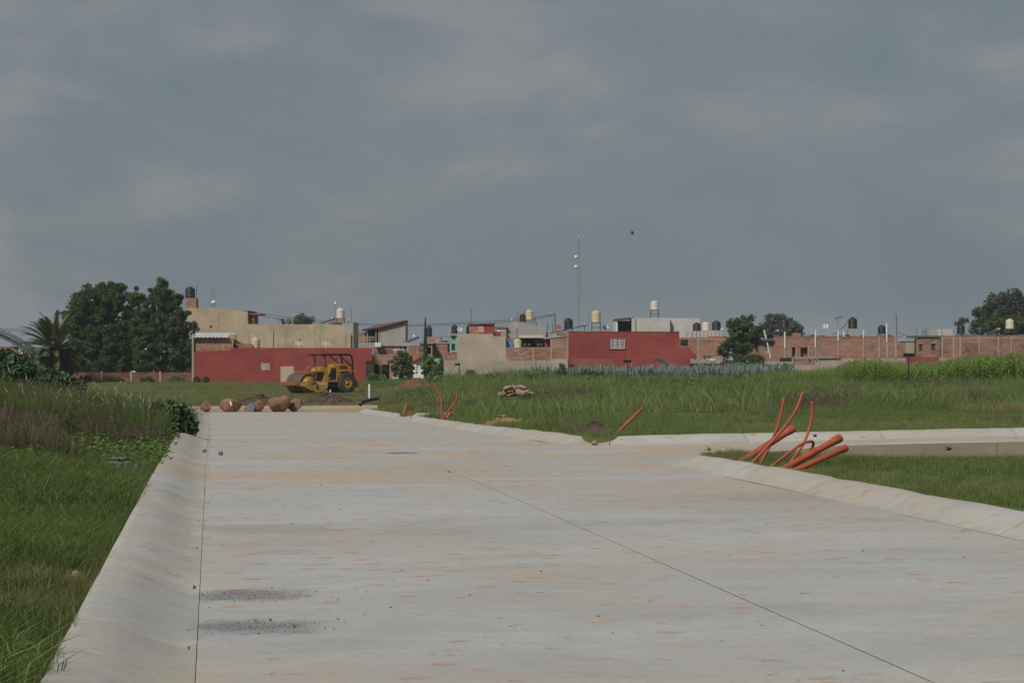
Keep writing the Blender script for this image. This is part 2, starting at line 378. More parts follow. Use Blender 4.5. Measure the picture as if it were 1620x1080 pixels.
# ---------------------------------------------------------------- road slabs
def road_sheet(name, polys, label, mat):
    b = MB()
    for poly in polys:
        b.add([W(s, t, float(surf(s, t)) - 0.010) for s, t in poly], [tuple(range(len(poly)))[::-1]])
    return tag(b.build(name, mat), label, kind='structure')
def slab(poly, parent, mat, dz=0.0):
    n = len(poly); b = MB()
    c = (sum(p[0] for p in poly) / n, sum(p[1] for p in poly) / n)
    def ins(p, q): d = Vector((c[0] - p[0], c[1] - p[1])); d.normalize(); return (p[0] + d.x * q, p[1] + d.y * q)
    top = [ins(p, 0.006) for p in poly]
    vs = [W(s, t, float(surf(s, t)) + dz) for s, t in top] + [W(s, t, float(surf(s, t)) - 0.006 + dz) for s, t in poly] + [W(s, t, float(surf(s, t)) - 0.14) for s, t in poly]
    b.add(vs, [tuple(range(n))[::-1]] + [(i, (i + 1) % n, (i + 1) % n + n, i + n) for i in range(n)] + [(i + n, (i + 1) % n + n, (i + 1) % n + 2 * n, i + 2 * n) for i in range(n)])
    return b.build('concrete_slab', mat, parent)
cuts = list(np.arange(-1.2, SE, 3.45)) ; cuts[-1] = SE
road = road_sheet('road', [[(a, TL - .05), (a, TR + .05), (b_, TR + .05), (b_, TL - .05)] for a, b_ in zip(cuts[:-1], cuts[1:])], 'pale concrete road with a sawn centre joint', M['joint'])
for a, b_ in zip(cuts[:-1], cuts[1:]):
    for t0, t1 in ((TL + .001, TC - .011), (TC + .011, TR - .001)):
        slab([(a + .003, t0), (a + .003, t1), (b_ - .003, t1), (b_ - .003, t0)], road, M['slab'], random.uniform(-.0015, .0015))
def side_street(sn, sf, rn, rf, tmax):
    def arc(cs, ct, r, a0, a1, sg): return [(cs + sg * r * math.sin(a), ct - r * math.cos(a)) for a in np.linspace(a0, a1, 9)]
    mouth = arc(sn - rn, TR + rn, rn - .004, 0, math.pi / 2, 1)
    far = arc(sf + rf, TR + rf, rf - .004, 0, math.pi / 2, -1)
    tm = TR + rn + .5
    poly = [(s, max(t, TR + .006)) for s, t in mouth] + [(sn, tm), (sf, tm)] + [(s, max(t, TR + .006)) for s, t in far[::-1]]
    sh = road_sheet('side_street', [[(sn - rn, TR), (sn - rn, TR + rn), (sf + rf, TR + rn), (sf + rf, TR)]] +
                    [[(sn - .3, a), (sn - .3, a + 4), (sf + .3, a + 4), (sf + .3, a)] for a in np.arange(TR + rn, tmax, 4)],
                    'concrete side street joining the %s' % ('road beside the orange pipes' if sn < 50 else 'road before the boulders'), M['joint'])
    slab(poly, sh, M['slab'])
    a = tm
    while a < tmax:
        slab([(sn + .005, a + .004), (sn + .005, a + 3.9), (sf - .005, a + 3.9), (sf - .005, a + .004)], sh, M['slab']); a += 3.904
    return sh
ss1 = side_street(SN1, SF1, RN1, RF1, 60); ss2 = side_street(SN2, SF2, RN2, RF2, 38)
xs = road_sheet('cross_street', [[(SE + .004, a), (SE + .004, a + 6), (SX, a + 6), (SX, a)] for a in np.arange(-92.8, 9, 6)], 'clay-stained concrete street crossing behind the boulders', M['joint'])
for a in np.arange(-58.8, 9, 4.0):
    slab([(SE + .01, a + .004), (SE + .01, a + 3.996), (SX - .01, a + 3.996), (SX - .01, a + .004)], xs, M['dusty'])

# ---------------------------------------------------------------- kerbs: rolled profile swept along each edge, poured in bays
PROF = [(0.0, 0.0), (0.05, 0.008), (0.12, 0.028), (0.20, 0.062), (0.28, 0.105), (0.35, 0.138), (0.42, 0.158), (0.49, 0.168), (0.54, 0.168), (0.556, 0.150), (0.56, -0.30)]
def straight(s0, t0, s1, t1, os_, ot_, h0=1.0, h1=1.0, step=0.3):
    n = max(2, int(math.hypot(s1 - s0, t1 - t0) / step))
    return [(s0 + (s1 - s0) * i / n, t0 + (t1 - t0) * i / n, os_, ot_, h0 + (h1 - h0) * i / n) for i in range(n + 1)]
def arcp(cs, ct, r, sg, dip, n=12):
    o = []
    for i in range(n + 1):
        a = math.pi / 2 * i / n; h = 1 - (1 - dip) * math.sin(math.pi * min(1, max(0, i / n))) ** 0.6
        o.append((cs + sg * r * math.sin(a), ct - r * math.cos(a), -sg * math.sin(a), math.cos(a), h))
    return o
def kerb(name, path, label, mat, seglen=3.0, wide=1.0):
    root = thing(name, None, None, W(path[0][0], path[0][1], float(surf(path[0][0], path[0][1]))))
    tag(root, label, kind='structure')
    acc = 0.0; cur = [path[0]]; segs = []
    for a, b in zip(path[:-1], path[1:]):
        acc += math.hypot(b[0] - a[0], b[1] - a[1]); cur.append(b)
        if acc >= seglen: segs.append(cur); cur = [b]; acc = 0.0
    if len(cur) > 1: segs.append(cur)
    for q in segs:
        m = MB(); n = len(PROF); vs = []; ph = 0.0
        for i, (s, t, os_, ot_, h) in enumerate(q):
            g = 0.0
            if i == 0 or i == len(q) - 1:                    # leave a thin joint between bays
                d = 0.004 if i == 0 else -0.004; j = q[1] if i == 0 else q[-2]; sg = 1 if i == 0 else -1
                L_ = math.hypot(j[0] - s, j[1] - t); s += (j[0] - s) / L_ * 0.009; t += (j[1] - t) / L_ * 0.009
            z0 = float(surf(s, t)); edge = 0.0015 if i in (0, len(q) - 1) else 0.0
            bow = 0.004 * math.sin(math.pi * i / (len(q) - 1))
            for u, v in PROF:
                nz = (0.018 * mnoise.noise(Vector((s * 1.0 + ph, t * 1.0, u * 4))) - 0.026 * math.exp(-(min(i, len(q) - 1 - i) * .3 / .22) ** 2) * (1 - u / .7)) * (1 if 0 < u < .545 and v > 0 else 0)
                vs.append(W(s + os_ * (u * wide + .002), t + ot_ * (u * wide + .002), z0 + (v * h if v > 0 else v) + (nz + bow * (u / .56) - edge if v > .004 else 0)))
        nv = len(vs); bk = [vs[i * n + k] for i in range(len(q)) for k in (n - 2, n - 1)]; caps = vs[:n] + vs[nv - n:]
        fs = []
        for i in range(len(q) - 1):
            fs += [(i * n + k, (i + 1) * n + k, (i + 1) * n + k + 1, i * n + k + 1) for k in range(n - 2)]
            a = nv + 2 * i; fs.append((a, a + 2, a + 3, a + 1))
        c0 = nv + len(bk); fs += [tuple(range(c0, c0 + n)), tuple(range(c0 + n, c0 + 2 * n))[::-1]]; vs = vs + bk + caps      # back and ends keep their own crisp edges
        ob = m.add(vs, fs).build('kerb_bay', mat, root, smooth=True)
        ob.data.materials.append(M['kerb_back'])
        for i in range(len(q) - 1): ob.data.polygons[i * (n - 1) + n - 2].material_index = 1; ob.data.polygons[i * (n - 1) + n - 2].use_smooth = False
        for q_ in (-1, -2): ob.data.polygons[q_].use_smooth = False
    return root
kerb('kerb_left', straight(-1, TL, SE - 1.4, TL, 0, -1) + [(SE - .4, TL - .25, .5, -.86, .9), (SE, TL - .9, 1 * .9, -.43, .7)][:0] + [(SE - .3, TL - .01, 0, -1, .8)], 'rolled concrete kerb beside the tall grass', M['kerb'], wide=1.24)
kerb('kerb_right_near', straight(-1, TR, SN1 - RN1, TR, 0, 1) + arcp(SN1 - RN1, TR + RN1, RN1, 1, .35)[1:] + straight(SN1, TR + RN1, SN1, 45, -1, 0)[1:], 'rolled concrete kerb curving round the orange pipes', M['kerb'])
kerb('kerb_right_middle', straight(SN2 - RN2, TR, SF1 + RF1, TR, 0, 1)[::1] + arcp(SF1 + RF1, TR + RF1, RF1, -1, .12)[1:] + straight(SF1, TR + RF1, SF1, 50, 1, 0)[1:], 'rolled concrete kerb between the two side streets', M['kerb'])
kerb('kerb_right_corner', straight(SN2 - RN2 + .001, TR, SN2 - RN2 + .01, TR, 0, 1)[:1] + arcp(SN2 - RN2, TR + RN2, RN2, 1, .5)[1:] + straight(SN2, TR + RN2, SN2, 40, -1, 0)[1:], 'rolled concrete kerb into the farther side street', M['kerb'])
kerb('kerb_right_far', straight(SE - .4, TR, SF2 + RF2, TR, 0, 1) + arcp(SF2 + RF2, TR + RF2, RF2, -1, .12)[1:] + straight(SF2, TR + RF2, SF2, 40, 1, 0)[1:], 'rolled concrete kerb just before the boulders', M['kerb'])
kerb('kerb_crossing', straight(SX, 9.1, SX, -50, 1, 0), 'clay-stained kerb on the far side of the crossing street', M['dusty'], 4.0)

# ---------------------------------------------------------------- instanced ground cover
HID = bpy.data.collections.new('plant_sources')
def source(name, co, fn, idx, mats, midx=None):
    o = np_mesh(name, co, fn, idx, None, mats=mats, midx=midx); COL.objects.unlink(o); return o
def blades(n, rad, h0, h1, wd, lean, seed, nseg=2, tipw=0.15):
    """n grass blades as strips of quads: returns (verts, quads)"""
    r = np.random.default_rng(seed); V = []; Q = []
    for i in range(n):
        a = r.uniform(0, 6.283); d = rad * math.sqrt(r.uniform()); h = r.uniform(h0, h1); b = r.uniform(0, 6.283)
        ln = r.uniform(0.2, 1) * lean * h; fa = r.uniform(0, 6.283); wv = np.array([math.cos(fa), math.sin(fa), 0]) * wd * r.uniform(.6, 1.3) / 2
        base = np.array([d * math.cos(a), d * math.sin(a), -0.02]); dr = np.array([math.cos(b), math.sin(b), 0])
        o = len(V)
        for k in range(nseg + 1):
            u = k / nseg; p = base + dr * ln * u ** 1.8 + np.array([0, 0, h * (u - 0.35 * (lean > .8) * u ** 3)]); q = wv * (1 - (1 - tipw) * u ** 1.5)
            V += [p - q, p + q]
        for k in range(nseg): Q.append((o + 2 * k, o + 2 * k + 1, o + 2 * k + 3, o + 2 * k + 2))
    return np.array(V), Q
def merge(parts):
    V = []; Q = []; mi = []; o = 0
    for (v, q, m) in parts: V.append(v); Q += [tuple(x + o for x in f) for f in q]; mi += [m] * len(q); o += len(v)
    return np.concatenate(V), np.array(Q), mi
def plumes(n, rad, h0, h1, seed, ph, pw, lean=.35):
    r = np.random.default_rng(seed); V = []; Q = []; V2 = []; Q2 = []
    for i in range(n):
        a = r.uniform(0, 6.283); d = rad * math.sqrt(r.uniform()); h = r.uniform(h0, h1); b = r.uniform(0, 6.283); ln = lean * h * r.uniform(.3, 1)
        p0 = np.array([d * math.cos(a), d * math.sin(a), 0]); p1 = p0 + np.array([ln * math.cos(b), ln * math.sin(b), h]); sw = np.array([.0025, 0, 0])
        o = len(V); V += [p0 - sw, p0 + sw, p1 + sw, p1 - sw]; Q.append((o, o + 1, o + 2, o + 3))
        dr = p1 - p0; dr /= np.linalg.norm(dr); dr = dr + np.array([math.cos(b), math.sin(b), -.1]) * .5; L_ = ph * r.uniform(.7, 1.2)
        for k in range(2):
            fa = r.uniform(0, 3.14); wv = np.array([math.cos(fa), math.sin(fa), 0]) * pw
            o = len(V2); V2 += [p1 - dr * L_ * .1, p1 + dr * L_ * .4 - wv, p1 + dr * L_, p1 + dr * L_ * .4 + wv]; Q2.append((o, o + 1, o + 2, o + 3))
    return np.array(V), Q, np.array(V2), Q2
def leafy(n, rad, h, size, seed):
    r = np.random.default_rng(seed); V = []; Q = []
    for i in range(n):
        a = r.uniform(0, 6.283); d = rad * math.sqrt(r.uniform()); z = h * r.uniform(.15, 1) * (1 - .5 * (d / rad) ** 2)
        c = np.array([d * math.cos(a), d * math.sin(a), z]); nrm = np.array([r.normal(0, .5), r.normal(0, .5), 1.]); nrm /= np.linalg.norm(nrm)
        u = np.cross(nrm, [math.cos(a), math.sin(a), .3]); u /= np.linalg.norm(u); v = np.cross(nrm, u); L_ = size * r.uniform(.6, 1.3)
        o = len(V); V += [c - v * L_, c + u * L_ * .55, c + v * L_, c - u * L_ * .55]; Q.append((o, o + 1, o + 2, o + 3))
    return np.array(V), Q
G1 = leafmat('grass_green', (0.042, 0.066, 0.018), (0.130, 0.155, 0.048), .3, .35, .5)
G2 = leafmat('grass_lush', (0.072, 0.112, 0.026), (0.158, 0.198, 0.058), .35, .35, .5)
G3 = leafmat('grass_dry', (0.19, 0.165, 0.075), (0.26, 0.225, 0.11), .3, .35, .5)
G4 = leafmat('grass_seed_purple', (0.120, 0.090, 0.070), (0.175, 0.135, 0.10), .3, .35, .6)
G7 = leafmat('meadow_grass_brightened', (0.115, 0.142, 0.045), (0.205, 0.228, 0.082), .4, .12, .35)  # lightened grass copy: lens falloff and blade self-shade offset in the colour
G8 = leafmat('meadow_lush_brightened', (0.125, 0.182, 0.050), (0.21, 0.270, 0.085), .4, .12, .35)  # lush blades, with the same brightening painted in
G9 = leafmat('meadow_dry_brightened', (0.24, 0.20, 0.095), (0.32, 0.265, 0.13), .35, .2, .4)  # dry blades, likewise lightened in colour to offset shading
G5 = leafmat('grass_plume_pale', (0.36, 0.33, 0.26), (0.48, 0.45, 0.38), .3, .5, .5)
G6 = leafmat('weed_leaf', (0.090, 0.155, 0.045), (0.150, 0.225, 0.070), .25, .5, .5)
def clump(name, parts, mats): v, q, m = merge(parts); return source(name, v, 4, q, mats, m)
SRC = []
a = blades(34, .13, .07, .20, .006, .7, 1); SRC.append(clump('clump_a', [(*a, 0)], [G1]))                       # 0 short
a = blades(30, .13, .12, .30, .006, .9, 2); SRC.append(clump('clump_b', [(*a, 0)], [G2]))                        # 1 lush
a = blades(34, .16, .35, .70, .007, .75, 3, 3); SRC.append(clump('clump_c', [(*a, 0)], [G1]))                    # 2 tall
a = blades(26, .15, .20, .42, .006, .7, 4); p = plumes(11, .2, .26, .42, 5, .08, .0035)
SRC.append(clump('clump_d', [(*a, 0), (p[0], p[1], 1), (p[2], p[3], 1)], [G1, G4]))                              # 3 purple seed grass
a = blades(30, .16, .10, .30, .006, .9, 6); SRC.append(clump('clump_e', [(*a, 0)], [G3]))                        # 4 dry
a = leafy(60, .16, .16, .024, 7); SRC.append(clump('clump_f', [(*a, 0)], [G6]))                                   # 5 broadleaf weed
a = blades(22, .16, .4, .75, .007, .7, 8, 3); p = plumes(4, .18, .5, .8, 9, .12, .0055, .7)
SRC.append(clump('clump_g', [(*a, 0), (p[0], p[1], 0), (p[2], p[3], 1)], [G2, G5]))                              # 6 plumed
# wide, sparse versions for ground far from the camera
a = blades(46, .42, .12, .34, .020, .8, 11); SRC.append(clump('clump_h', [(*a, 0)], [G7]))                       # 7
a = blades(46, .42, .18, .48, .020, .8, 12); SRC.append(clump('clump_i', [(*a, 0)], [G8]))                       # 8
a = blades(40, .42, .16, .36, .018, .7, 13); p = plumes(20, .45, .24, .42, 14, .12, .013)
SRC.append(clump('clump_j', [(*a, 0), (p[0], p[1], 1), (p[2], p[3], 1)], [G7, G4]))                              # 9
a = blades(46, .42, .14, .34, .018, .8, 15); SRC.append(clump('clump_k', [(*a, 0)], [G9]))                       # 10
a = leafy(110, .45, .42, .055, 16); SRC.append(clump('clump_l', [(*a, 0)], [G6]))                                   # 11
a = blades(34, .16, .10, .30, .007, .8, 21); SRC.append(clump('clump_m', [(*a, 0)], [G7]))                       # 12
a = blades(34, .16, .14, .40, .007, .9, 22); SRC.append(clump('clump_n', [(*a, 0)], [G8]))                       # 13
a = blades(20, .16, .15, .32, .006, .7, 23); p = plumes(16, .2, .28, .52, 24, .10, .006)
SRC.append(clump('clump_o', [(*a, 0), (p[0], p[1], 1), (p[2], p[3], 1)], [G7, G4]))                              # 14
a = blades(28, .15, .06, .2, .007, 1.0, 25); SRC.append(clump('clump_p', [(*a, 0)], [G9]))                       # 15
for o in SRC: HID.objects.link(o)
def scatter(name, label, cat, pts, rot, scl, idx, coll):
    n = len(pts); me = bpy.data.meshes.new(name); me.vertices.add(n); me.vertices.foreach_set('co', np.asarray(pts, np.float32).ravel())
    for nm, ty, arr in (('rot', 'FLOAT_VECTOR', rot), ('scl', 'FLOAT_VECTOR', scl)):
        at = me.attributes.new(nm, ty, 'POINT'); at.data.foreach_set('vector', np.asarray(arr, np.float32).ravel())
    at = me.attributes.new('pick', 'INT', 'POINT'); at.data.foreach_set('value', np.asarray(idx, np.int32))
    ob = bpy.data.objects.new(name, me); COL.objects.link(ob); tag(ob, label, cat, kind='stuff')
    g = bpy.data.node_groups.new(name + '_nodes', 'GeometryNodeTree')
    g.interface.new_socket('Geometry', in_out='INPUT', socket_type='NodeSocketGeometry'); g.interface.new_socket('Geometry', in_out='OUTPUT', socket_type='NodeSocketGeometry')
    nn = g.nodes.new; gi = nn('NodeGroupInput'); go = nn('NodeGroupOutput'); iop = nn('GeometryNodeInstanceOnPoints'); ci = nn('GeometryNodeCollectionInfo')
    ci.inputs[0].default_value = coll; ci.inputs['Separate Children'].default_value = True; ci.inputs['Reset Children'].default_value = True
    def na(nm, ty): x = nn('GeometryNodeInputNamedAttribute'); x.data_type = ty; x.inputs[0].default_value = nm; return x.outputs[0]
    e2r = nn('FunctionNodeEulerToRotation'); l = g.links.new
    l(na('rot', 'FLOAT_VECTOR'), e2r.inputs[0]); l(gi.outputs[0], iop.inputs['Points']); l(ci.outputs[0], iop.inputs['Instance'])
    iop.inputs['Pick Instance'].default_value = True; l(na('pick', 'INT'), iop.inputs['Instance Index'])
    l(e2r.outputs[0], iop.inputs['Rotation']); l(na('scl', 'FLOAT_VECTOR'), iop.inputs['Scale']); l(iop.outputs[0], go.inputs[0])
    md = ob.modifiers.new('scatter', 'NODES'); md.node_group = g
    return ob
BARE = []        # (X, Y, rx, ry): bare earth, rubble and heaps where no grass grows
def bare(px, py, Y, rx, ry): q = P(px, py, Y); BARE.append((q.x, q.y, rx, ry))
for px, Y, rx, ry in ((250, 118, 2.2, 1.6), (300, 128, 2.5, 2), (350, 122, 2, 1.5), (740, 138, 1.2, 1.6), (915, 95, .8, 2.2), (1040, 165, 1.2, 4), (1060, 62, 1.0, 2.0), (1470, 108, 2.4, 2.6),
                      (1530, 104, 1.0, 1.6), (1430, 112, 1.0, 2), (795, 60, .8, 2.2), (1300, 26.5, .35, 1.0), (1420, 25, .6, 1.2), (655, 152, 2.5, 2), (700, 150, 1.5, 2), (1150, 60, 1.2, 2),
                      (35, 25, .5, .9), (188, 26.2, .42, .75), (816, 96.5, 1.3, 5.5), (1155, 66, 1.3, 2.2), (1485, 104, 2.4, 2.6), (940, 44.2, .55, 1.5), (72, 19.6, .16, .5), (110, 13.3, .14, .5), (150, 27.4, .05, .6), (410, 117, 1.5, 2.2), (520, 111, 1.9, 2.2), (1590, 24, .5, .8), (1100, 60, .9, 2.6)):
    BARE.append(((px - HX) / FPX * Y, Y, rx, ry))
def grass_points(y0, y1, dens, px0=-170, px1=1790):
    area = (px1 - px0) / FPX * (y1 * y1 - y0 * y0) / 2; n = int(area * dens)
    Y = np.sqrt(RNG.uniform(y0 * y0, y1 * y1, n)); X = (RNG.uniform(px0, px1, n) - HX) / FPX * Y
    s, t = st(X, Y); sd = sdist(s, t); keep = sd > 0.03
    for (bx_, by_, rx, ry) in BARE:
        e = ((X - bx_) / rx) ** 2 + ((Y - by_) / ry) ** 2 + 1.2 * (fbm(X * 1.7, Y * 1.2, 21) - .5)
        keep &= (e > 1) | (RNG.uniform(size=n) < .10)
    return X[keep], Y[keep], s[keep], t[keep], sd[keep]
allp, allr, alls, alli = [], [], [], []
for y0, y1, dens, far in ((6.5, 17, 240, 0), (17, 34, 130, 0), (34, 62, 52, 0), (62, 110, 12, 1), (110, 165, 5.0, 1), (165, 232, 2.6, 1)):
    X, Y, s, t, sd = grass_points(y0, y1, dens)
    n = len(X); Z = height(s, t); u = RNG.uniform(size=n)
    n1, n2, n3 = [np.clip((q - .5) * 1.9 + .5, 0, 1) for q in (fbm(X * .22, Y * .13, 31), fbm(X * .5, Y * .35, 41), fbm(X * .11, Y * .075, 51))]; n4 = np.clip((fbm(X * .30, Y * .11, 61) - .5) * 1.9 + .5, 0, 1)
    left = (t < TL) & (s < SE); corner = (t > TR) & (s < SN1)
    pick = np.where(u < .62, 0, 1); sc = RNG.uniform(.7, 1.25, n)
    if far == 0:
        pick = np.where(n2 > .58, 1, pick); pick = np.where((n2 < .36) & (u < .5), 4, pick)
        purple = left & (s > 25.5 + 3 * n2) & (s < 36) & (n1 > .47) | (~left & ~corner & (s > 43) & (n1 > .54) & (u < .5))
        pick = np.where(purple & (u < .36), 3, pick)
        tall = left & (s > 35.5) & (sd > .35) & ~(purple & (u < .4))
        pick = np.where(tall, np.where(u < .70, 2, np.where(u < .76, 6, np.where(u < .84, 3, 1))), pick)
        mid = ~left & ~corner & (s > 39)
        pick = np.where(mid & (u < .22), 2, pick); pick = np.where(mid & (n1 > .5) & (u > .35), 1, pick); pick = np.where(mid & (n2 < .42) & (u > .7), 4, pick); sc = np.where(mid & (pick == 2), sc * .7, sc)
        sc = np.where(corner, sc * np.where(s > SN1 - 2.2, .22, .5), sc); sc = np.where(left & (s < 26), sc * (.55 + .6 * n2), sc)
        open_ = ~left; tuft = (RNG.uniform(size=n) < .012) & mid; pick = np.where(tuft, 2, pick); sc = np.where(mid, sc * (.4 + .6 * n3), sc); sc = np.where(tuft, sc * 1.7, sc)
        pick = np.where(open_ & (pick == 0), 12, pick); pick = np.where(open_ & ((pick == 1) | (pick == 2)), 13, pick); pick = np.where(open_ & (pick == 3), 14, pick); pick = np.where(open_ & (pick == 4), 15, pick)
        pick = np.where(open_ & (n4 > .49) & (u < .58), 15, pick); sc = np.where(open_ & (n4 > .49), sc * .7, sc)
        pick = np.where((RNG.uniform(size=n) < .004) & ~tall, 5, pick)
        sc = np.where(sd < .25, sc * .6, sc); sc = np.where(left & (s < 26), sc * np.where(n1 > .5, 1.25, .85), sc); wl = left & (s > 27) & (RNG.uniform(size=n) < .03 + .02 * (n3 > .6)); pick = np.where(wl, 5, pick); sc = np.where(wl, RNG.uniform(1.1, 1.9, n), sc)
    else:
        pick = np.where(n3 > .47, 8, 7); pick = np.where((n1 > .52) & (u < .5), 9, pick); pick = np.where((n4 > .49) & (u < .58), 10, pick); sc = sc * (.55 + .45 * n3)
        lf = (s > SX) & (X < -7); pick = np.where(lf & (u < .2), 10, pick); sc = np.where(lf, sc * .55, sc)
        band = (Y > 172) & (X > -18) & ((X < 4) | (Y < 178)); pick = np.where(band & (u < .55), 11, pick); sc = np.where(band, sc * 1.5, sc)
        lb = left; pick = np.where(lb, np.where(u < .5, 8, 9), pick); sc = np.where(lb, sc * 1.2, sc)
        tuft = (RNG.uniform(size=n) < .03) & ~lf & ~lb; pick = np.where(tuft, 8, pick); sc = np.where(tuft, sc * 1.9, sc); wd_ = (n2 > .74) & (u > .6) & ~lf & (Y > 105); pick = np.where(wd_, 11, pick)
        sc = np.where((Y > 150) & ~lf, sc * np.where((X > 4) & (Y > 176), .6, 1.1), sc)
        sc = np.where(left & (s > 70) & (sd < 3.5), sc * .3, sc); sc = np.where((t > TR) & (sd < 1.2), sc * .45, sc)
    allp.append(np.stack([X, Y, Z - .01], 1)); alli.append(pick)
    allr.append(np.stack([RNG.normal(0, .12, n), RNG.normal(0, .12, n), RNG.uniform(0, 6.28, n)], 1)); alls.append(np.stack([sc, sc, sc * RNG.uniform(.8, 1.2, n)], 1))
pp = np.concatenate(allp)
scatter('grass', 'meadow grass, weeds and purple seed heads beside the road', 'grass', pp, np.concatenate(allr), np.concatenate(alls), np.concatenate(alli), HID)
# ---------------------------------------------------------------- building materials
M['red'] = wallmat('red_painted_wall', (0.255, 0.056, 0.049), (0.15, 0.04, 0.038), 0.5, (0.30, 0.082, 0.066), 0.55)
M['red_old'] = wallmat('faded_red_paint', (0.285, 0.098, 0.072), (0.20, 0.06, 0.045), 0.5, (0.31, 0.12, 0.075), 0.6)
M['beige'] = wallmat('beige_render', (0.43, 0.345, 0.245), (0.15, 0.125, 0.095), 0.75, (0.34, 0.27, 0.19), 0.7)
M['render'] = wallmat('grey_beige_render', (0.41, 0.34, 0.26), (0.16, 0.13, 0.11), 0.6, (0.42, 0.36, 0.28), 0.5)
M['render2'] = wallmat('block_wall', (0.365, 0.31, 0.25), (0.18, 0.15, 0.13), 0.5, (0.27, 0.235, 0.195), 0.5)
M['grey'] = wallmat('grey_cement', (0.33, 0.315, 0.29), (0.12, 0.115, 0.11), 0.6, (0.42, 0.40, 0.37), 0.5)
M['pale'] = wallmat('pale_block', (0.47, 0.44, 0.41), (0.25, 0.23, 0.21), 0.35)
M['darkgrey'] = plain('dark_slab', (0.10, 0.105, 0.115), 0.9)
M['column'] = wallmat('cement_column', (0.33, 0.295, 0.25), (0.16, 0.14, 0.12), 0.5)
M['white'] = plain('white_paint', (0.66, 0.65, 0.62), 0.6, 0.08)
M['teal'] = wallmat('teal_paint', (0.20, 0.40, 0.33), (0.10, 0.18, 0.16), 0.5)
M['brick'] = brickmat('brick_wall', (0.285, 0.125, 0.082), (0.35, 0.175, 0.12), (0.29, 0.225, 0.18), .45)
M['brick2'] = brickmat('dark_brick_wall', (0.245, 0.105, 0.078), (0.305, 0.145, 0.108), (0.28, 0.215, 0.18), .6)
M['brick3'] = brickmat('garden_wall_brick', (0.17, 0.064, 0.044), (0.22, 0.092, 0.06), (0.16, 0.12, 0.09), .6)
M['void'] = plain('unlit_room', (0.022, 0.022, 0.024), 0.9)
M['pane'] = plain('window_glass', (0.05, 0.06, 0.075), 0.15, 0.2, 2.0, 0, 0.5)
M['frame'] = plain('white_window_frame', (0.62, 0.61, 0.58), 0.5)
M['zinc'] = plain('corrugated_sheet', (0.62, 0.63, 0.64), 0.45, 0.15, 1.5, 0.3)
M['tile'] = wallmat('orange_roof_tile', (0.36, 0.115, 0.050), (0.20, 0.07, 0.04), 0.5)
M['steel'] = plain('painted_steel', (0.055, 0.055, 0.06), 0.6)
M['galv'] = plain('galvanised_steel', (0.30, 0.31, 0.32), 0.45, 0.15, 3, 0.6)
M['wood'] = plain('weathered_pole', (0.17, 0.145, 0.115), 0.9)
M['tank_black'] = plain('black_polyethylene', (0.014, 0.015, 0.018), 0.45, 0.3, 2.0, 0, 0.5)
M['tank_beige'] = plain('cream_polyethylene', (0.52, 0.425, 0.285), 0.55, 0.08, 1.0)
M['tank_white'] = plain('pale_polyethylene', (0.58, 0.51, 0.42), 0.5, 0.06, 1.0)
M['dish'] = plain('dish_enamel', (0.50, 0.56, 0.62), 0.45)
M['blue_tarp'] = plain('blue_tarpaulin', (0.045, 0.16, 0.46), 0.5, 0.25, 4)
M['black'] = plain('black_paint', (0.012, 0.012, 0.014), 0.5)
M['paint_white'] = plain('splashed_white_paint', (0.60, 0.58, 0.55), 0.8)
M['cable'] = plain('cable_sheath', (0.035, 0.035, 0.04), 0.7)
M['solar'] = plain('collector_glass', (0.06, 0.085, 0.13), 0.2, 0.2, 3, 0.2, 0.5)

def wx(px, Y): return (px - HX) / FPX * Y
def wz(py, Y): return CZ + (HY - py) / FPX * Y
def zb(py, X, Y): return gz(X, Y) - 0.4 if py is None else wz(py, Y)
def box(par, name, mat, x0, x1, yt, yb, Y, dep, dy=0.0):
    """one wall / slab / column: pixel extents measured at depth Y; dy pushes it towards (-) or away from (+) the camera"""
    a, b = wx(x0, Y), wx(x1, Y)
    return MB().box(a, b, Y + dy, Y + dy + dep, zb(yb, (a + b) / 2, Y), wz(yt, Y)).build(name, M[mat], par)
def poly(par, name, mat, pts, Y, dep, dy=0.0):
    return MB().prism([(wx(x, Y), zb(y, wx(x, Y), Y)) for x, y in pts], Y + dy, Y + dy + dep).build(name, M[mat], par)
def pierced(par, name, mat, x0, x1, yt, yb, Y, dep, holes, dy=0.0):
    """wall with real openings: holes = [(x0, x1, ytop, ybot)] in pixels"""
    xs = sorted({x0, x1, *[h[0] for h in holes], *[h[1] for h in holes]}); zb_ = zb(yb, wx((x0 + x1) / 2, Y), Y)
    zs = sorted({wz(yt, Y), zb_, *[wz(h[2], Y) for h in holes], *[wz(h[3], Y) for h in holes]}); m = MB()
    for a, b in zip(xs[:-1], xs[1:]):
        run = None
        for c, d in zip(zs[:-1], zs[1:]):
            mx, mz = (a + b) / 2, (c + d) / 2
            hole = any(h[0] < mx < h[1] and wz(h[3], Y) < mz < wz(h[2], Y) for h in holes)
            if not hole: run = [c, d] if run is None else [run[0], d]
            if (hole or d == zs[-1]) and run: m.box(wx(a, Y), wx(b, Y), Y + dy, Y + dy + dep, *run); run = None
    return m.build(name, M[mat], par)
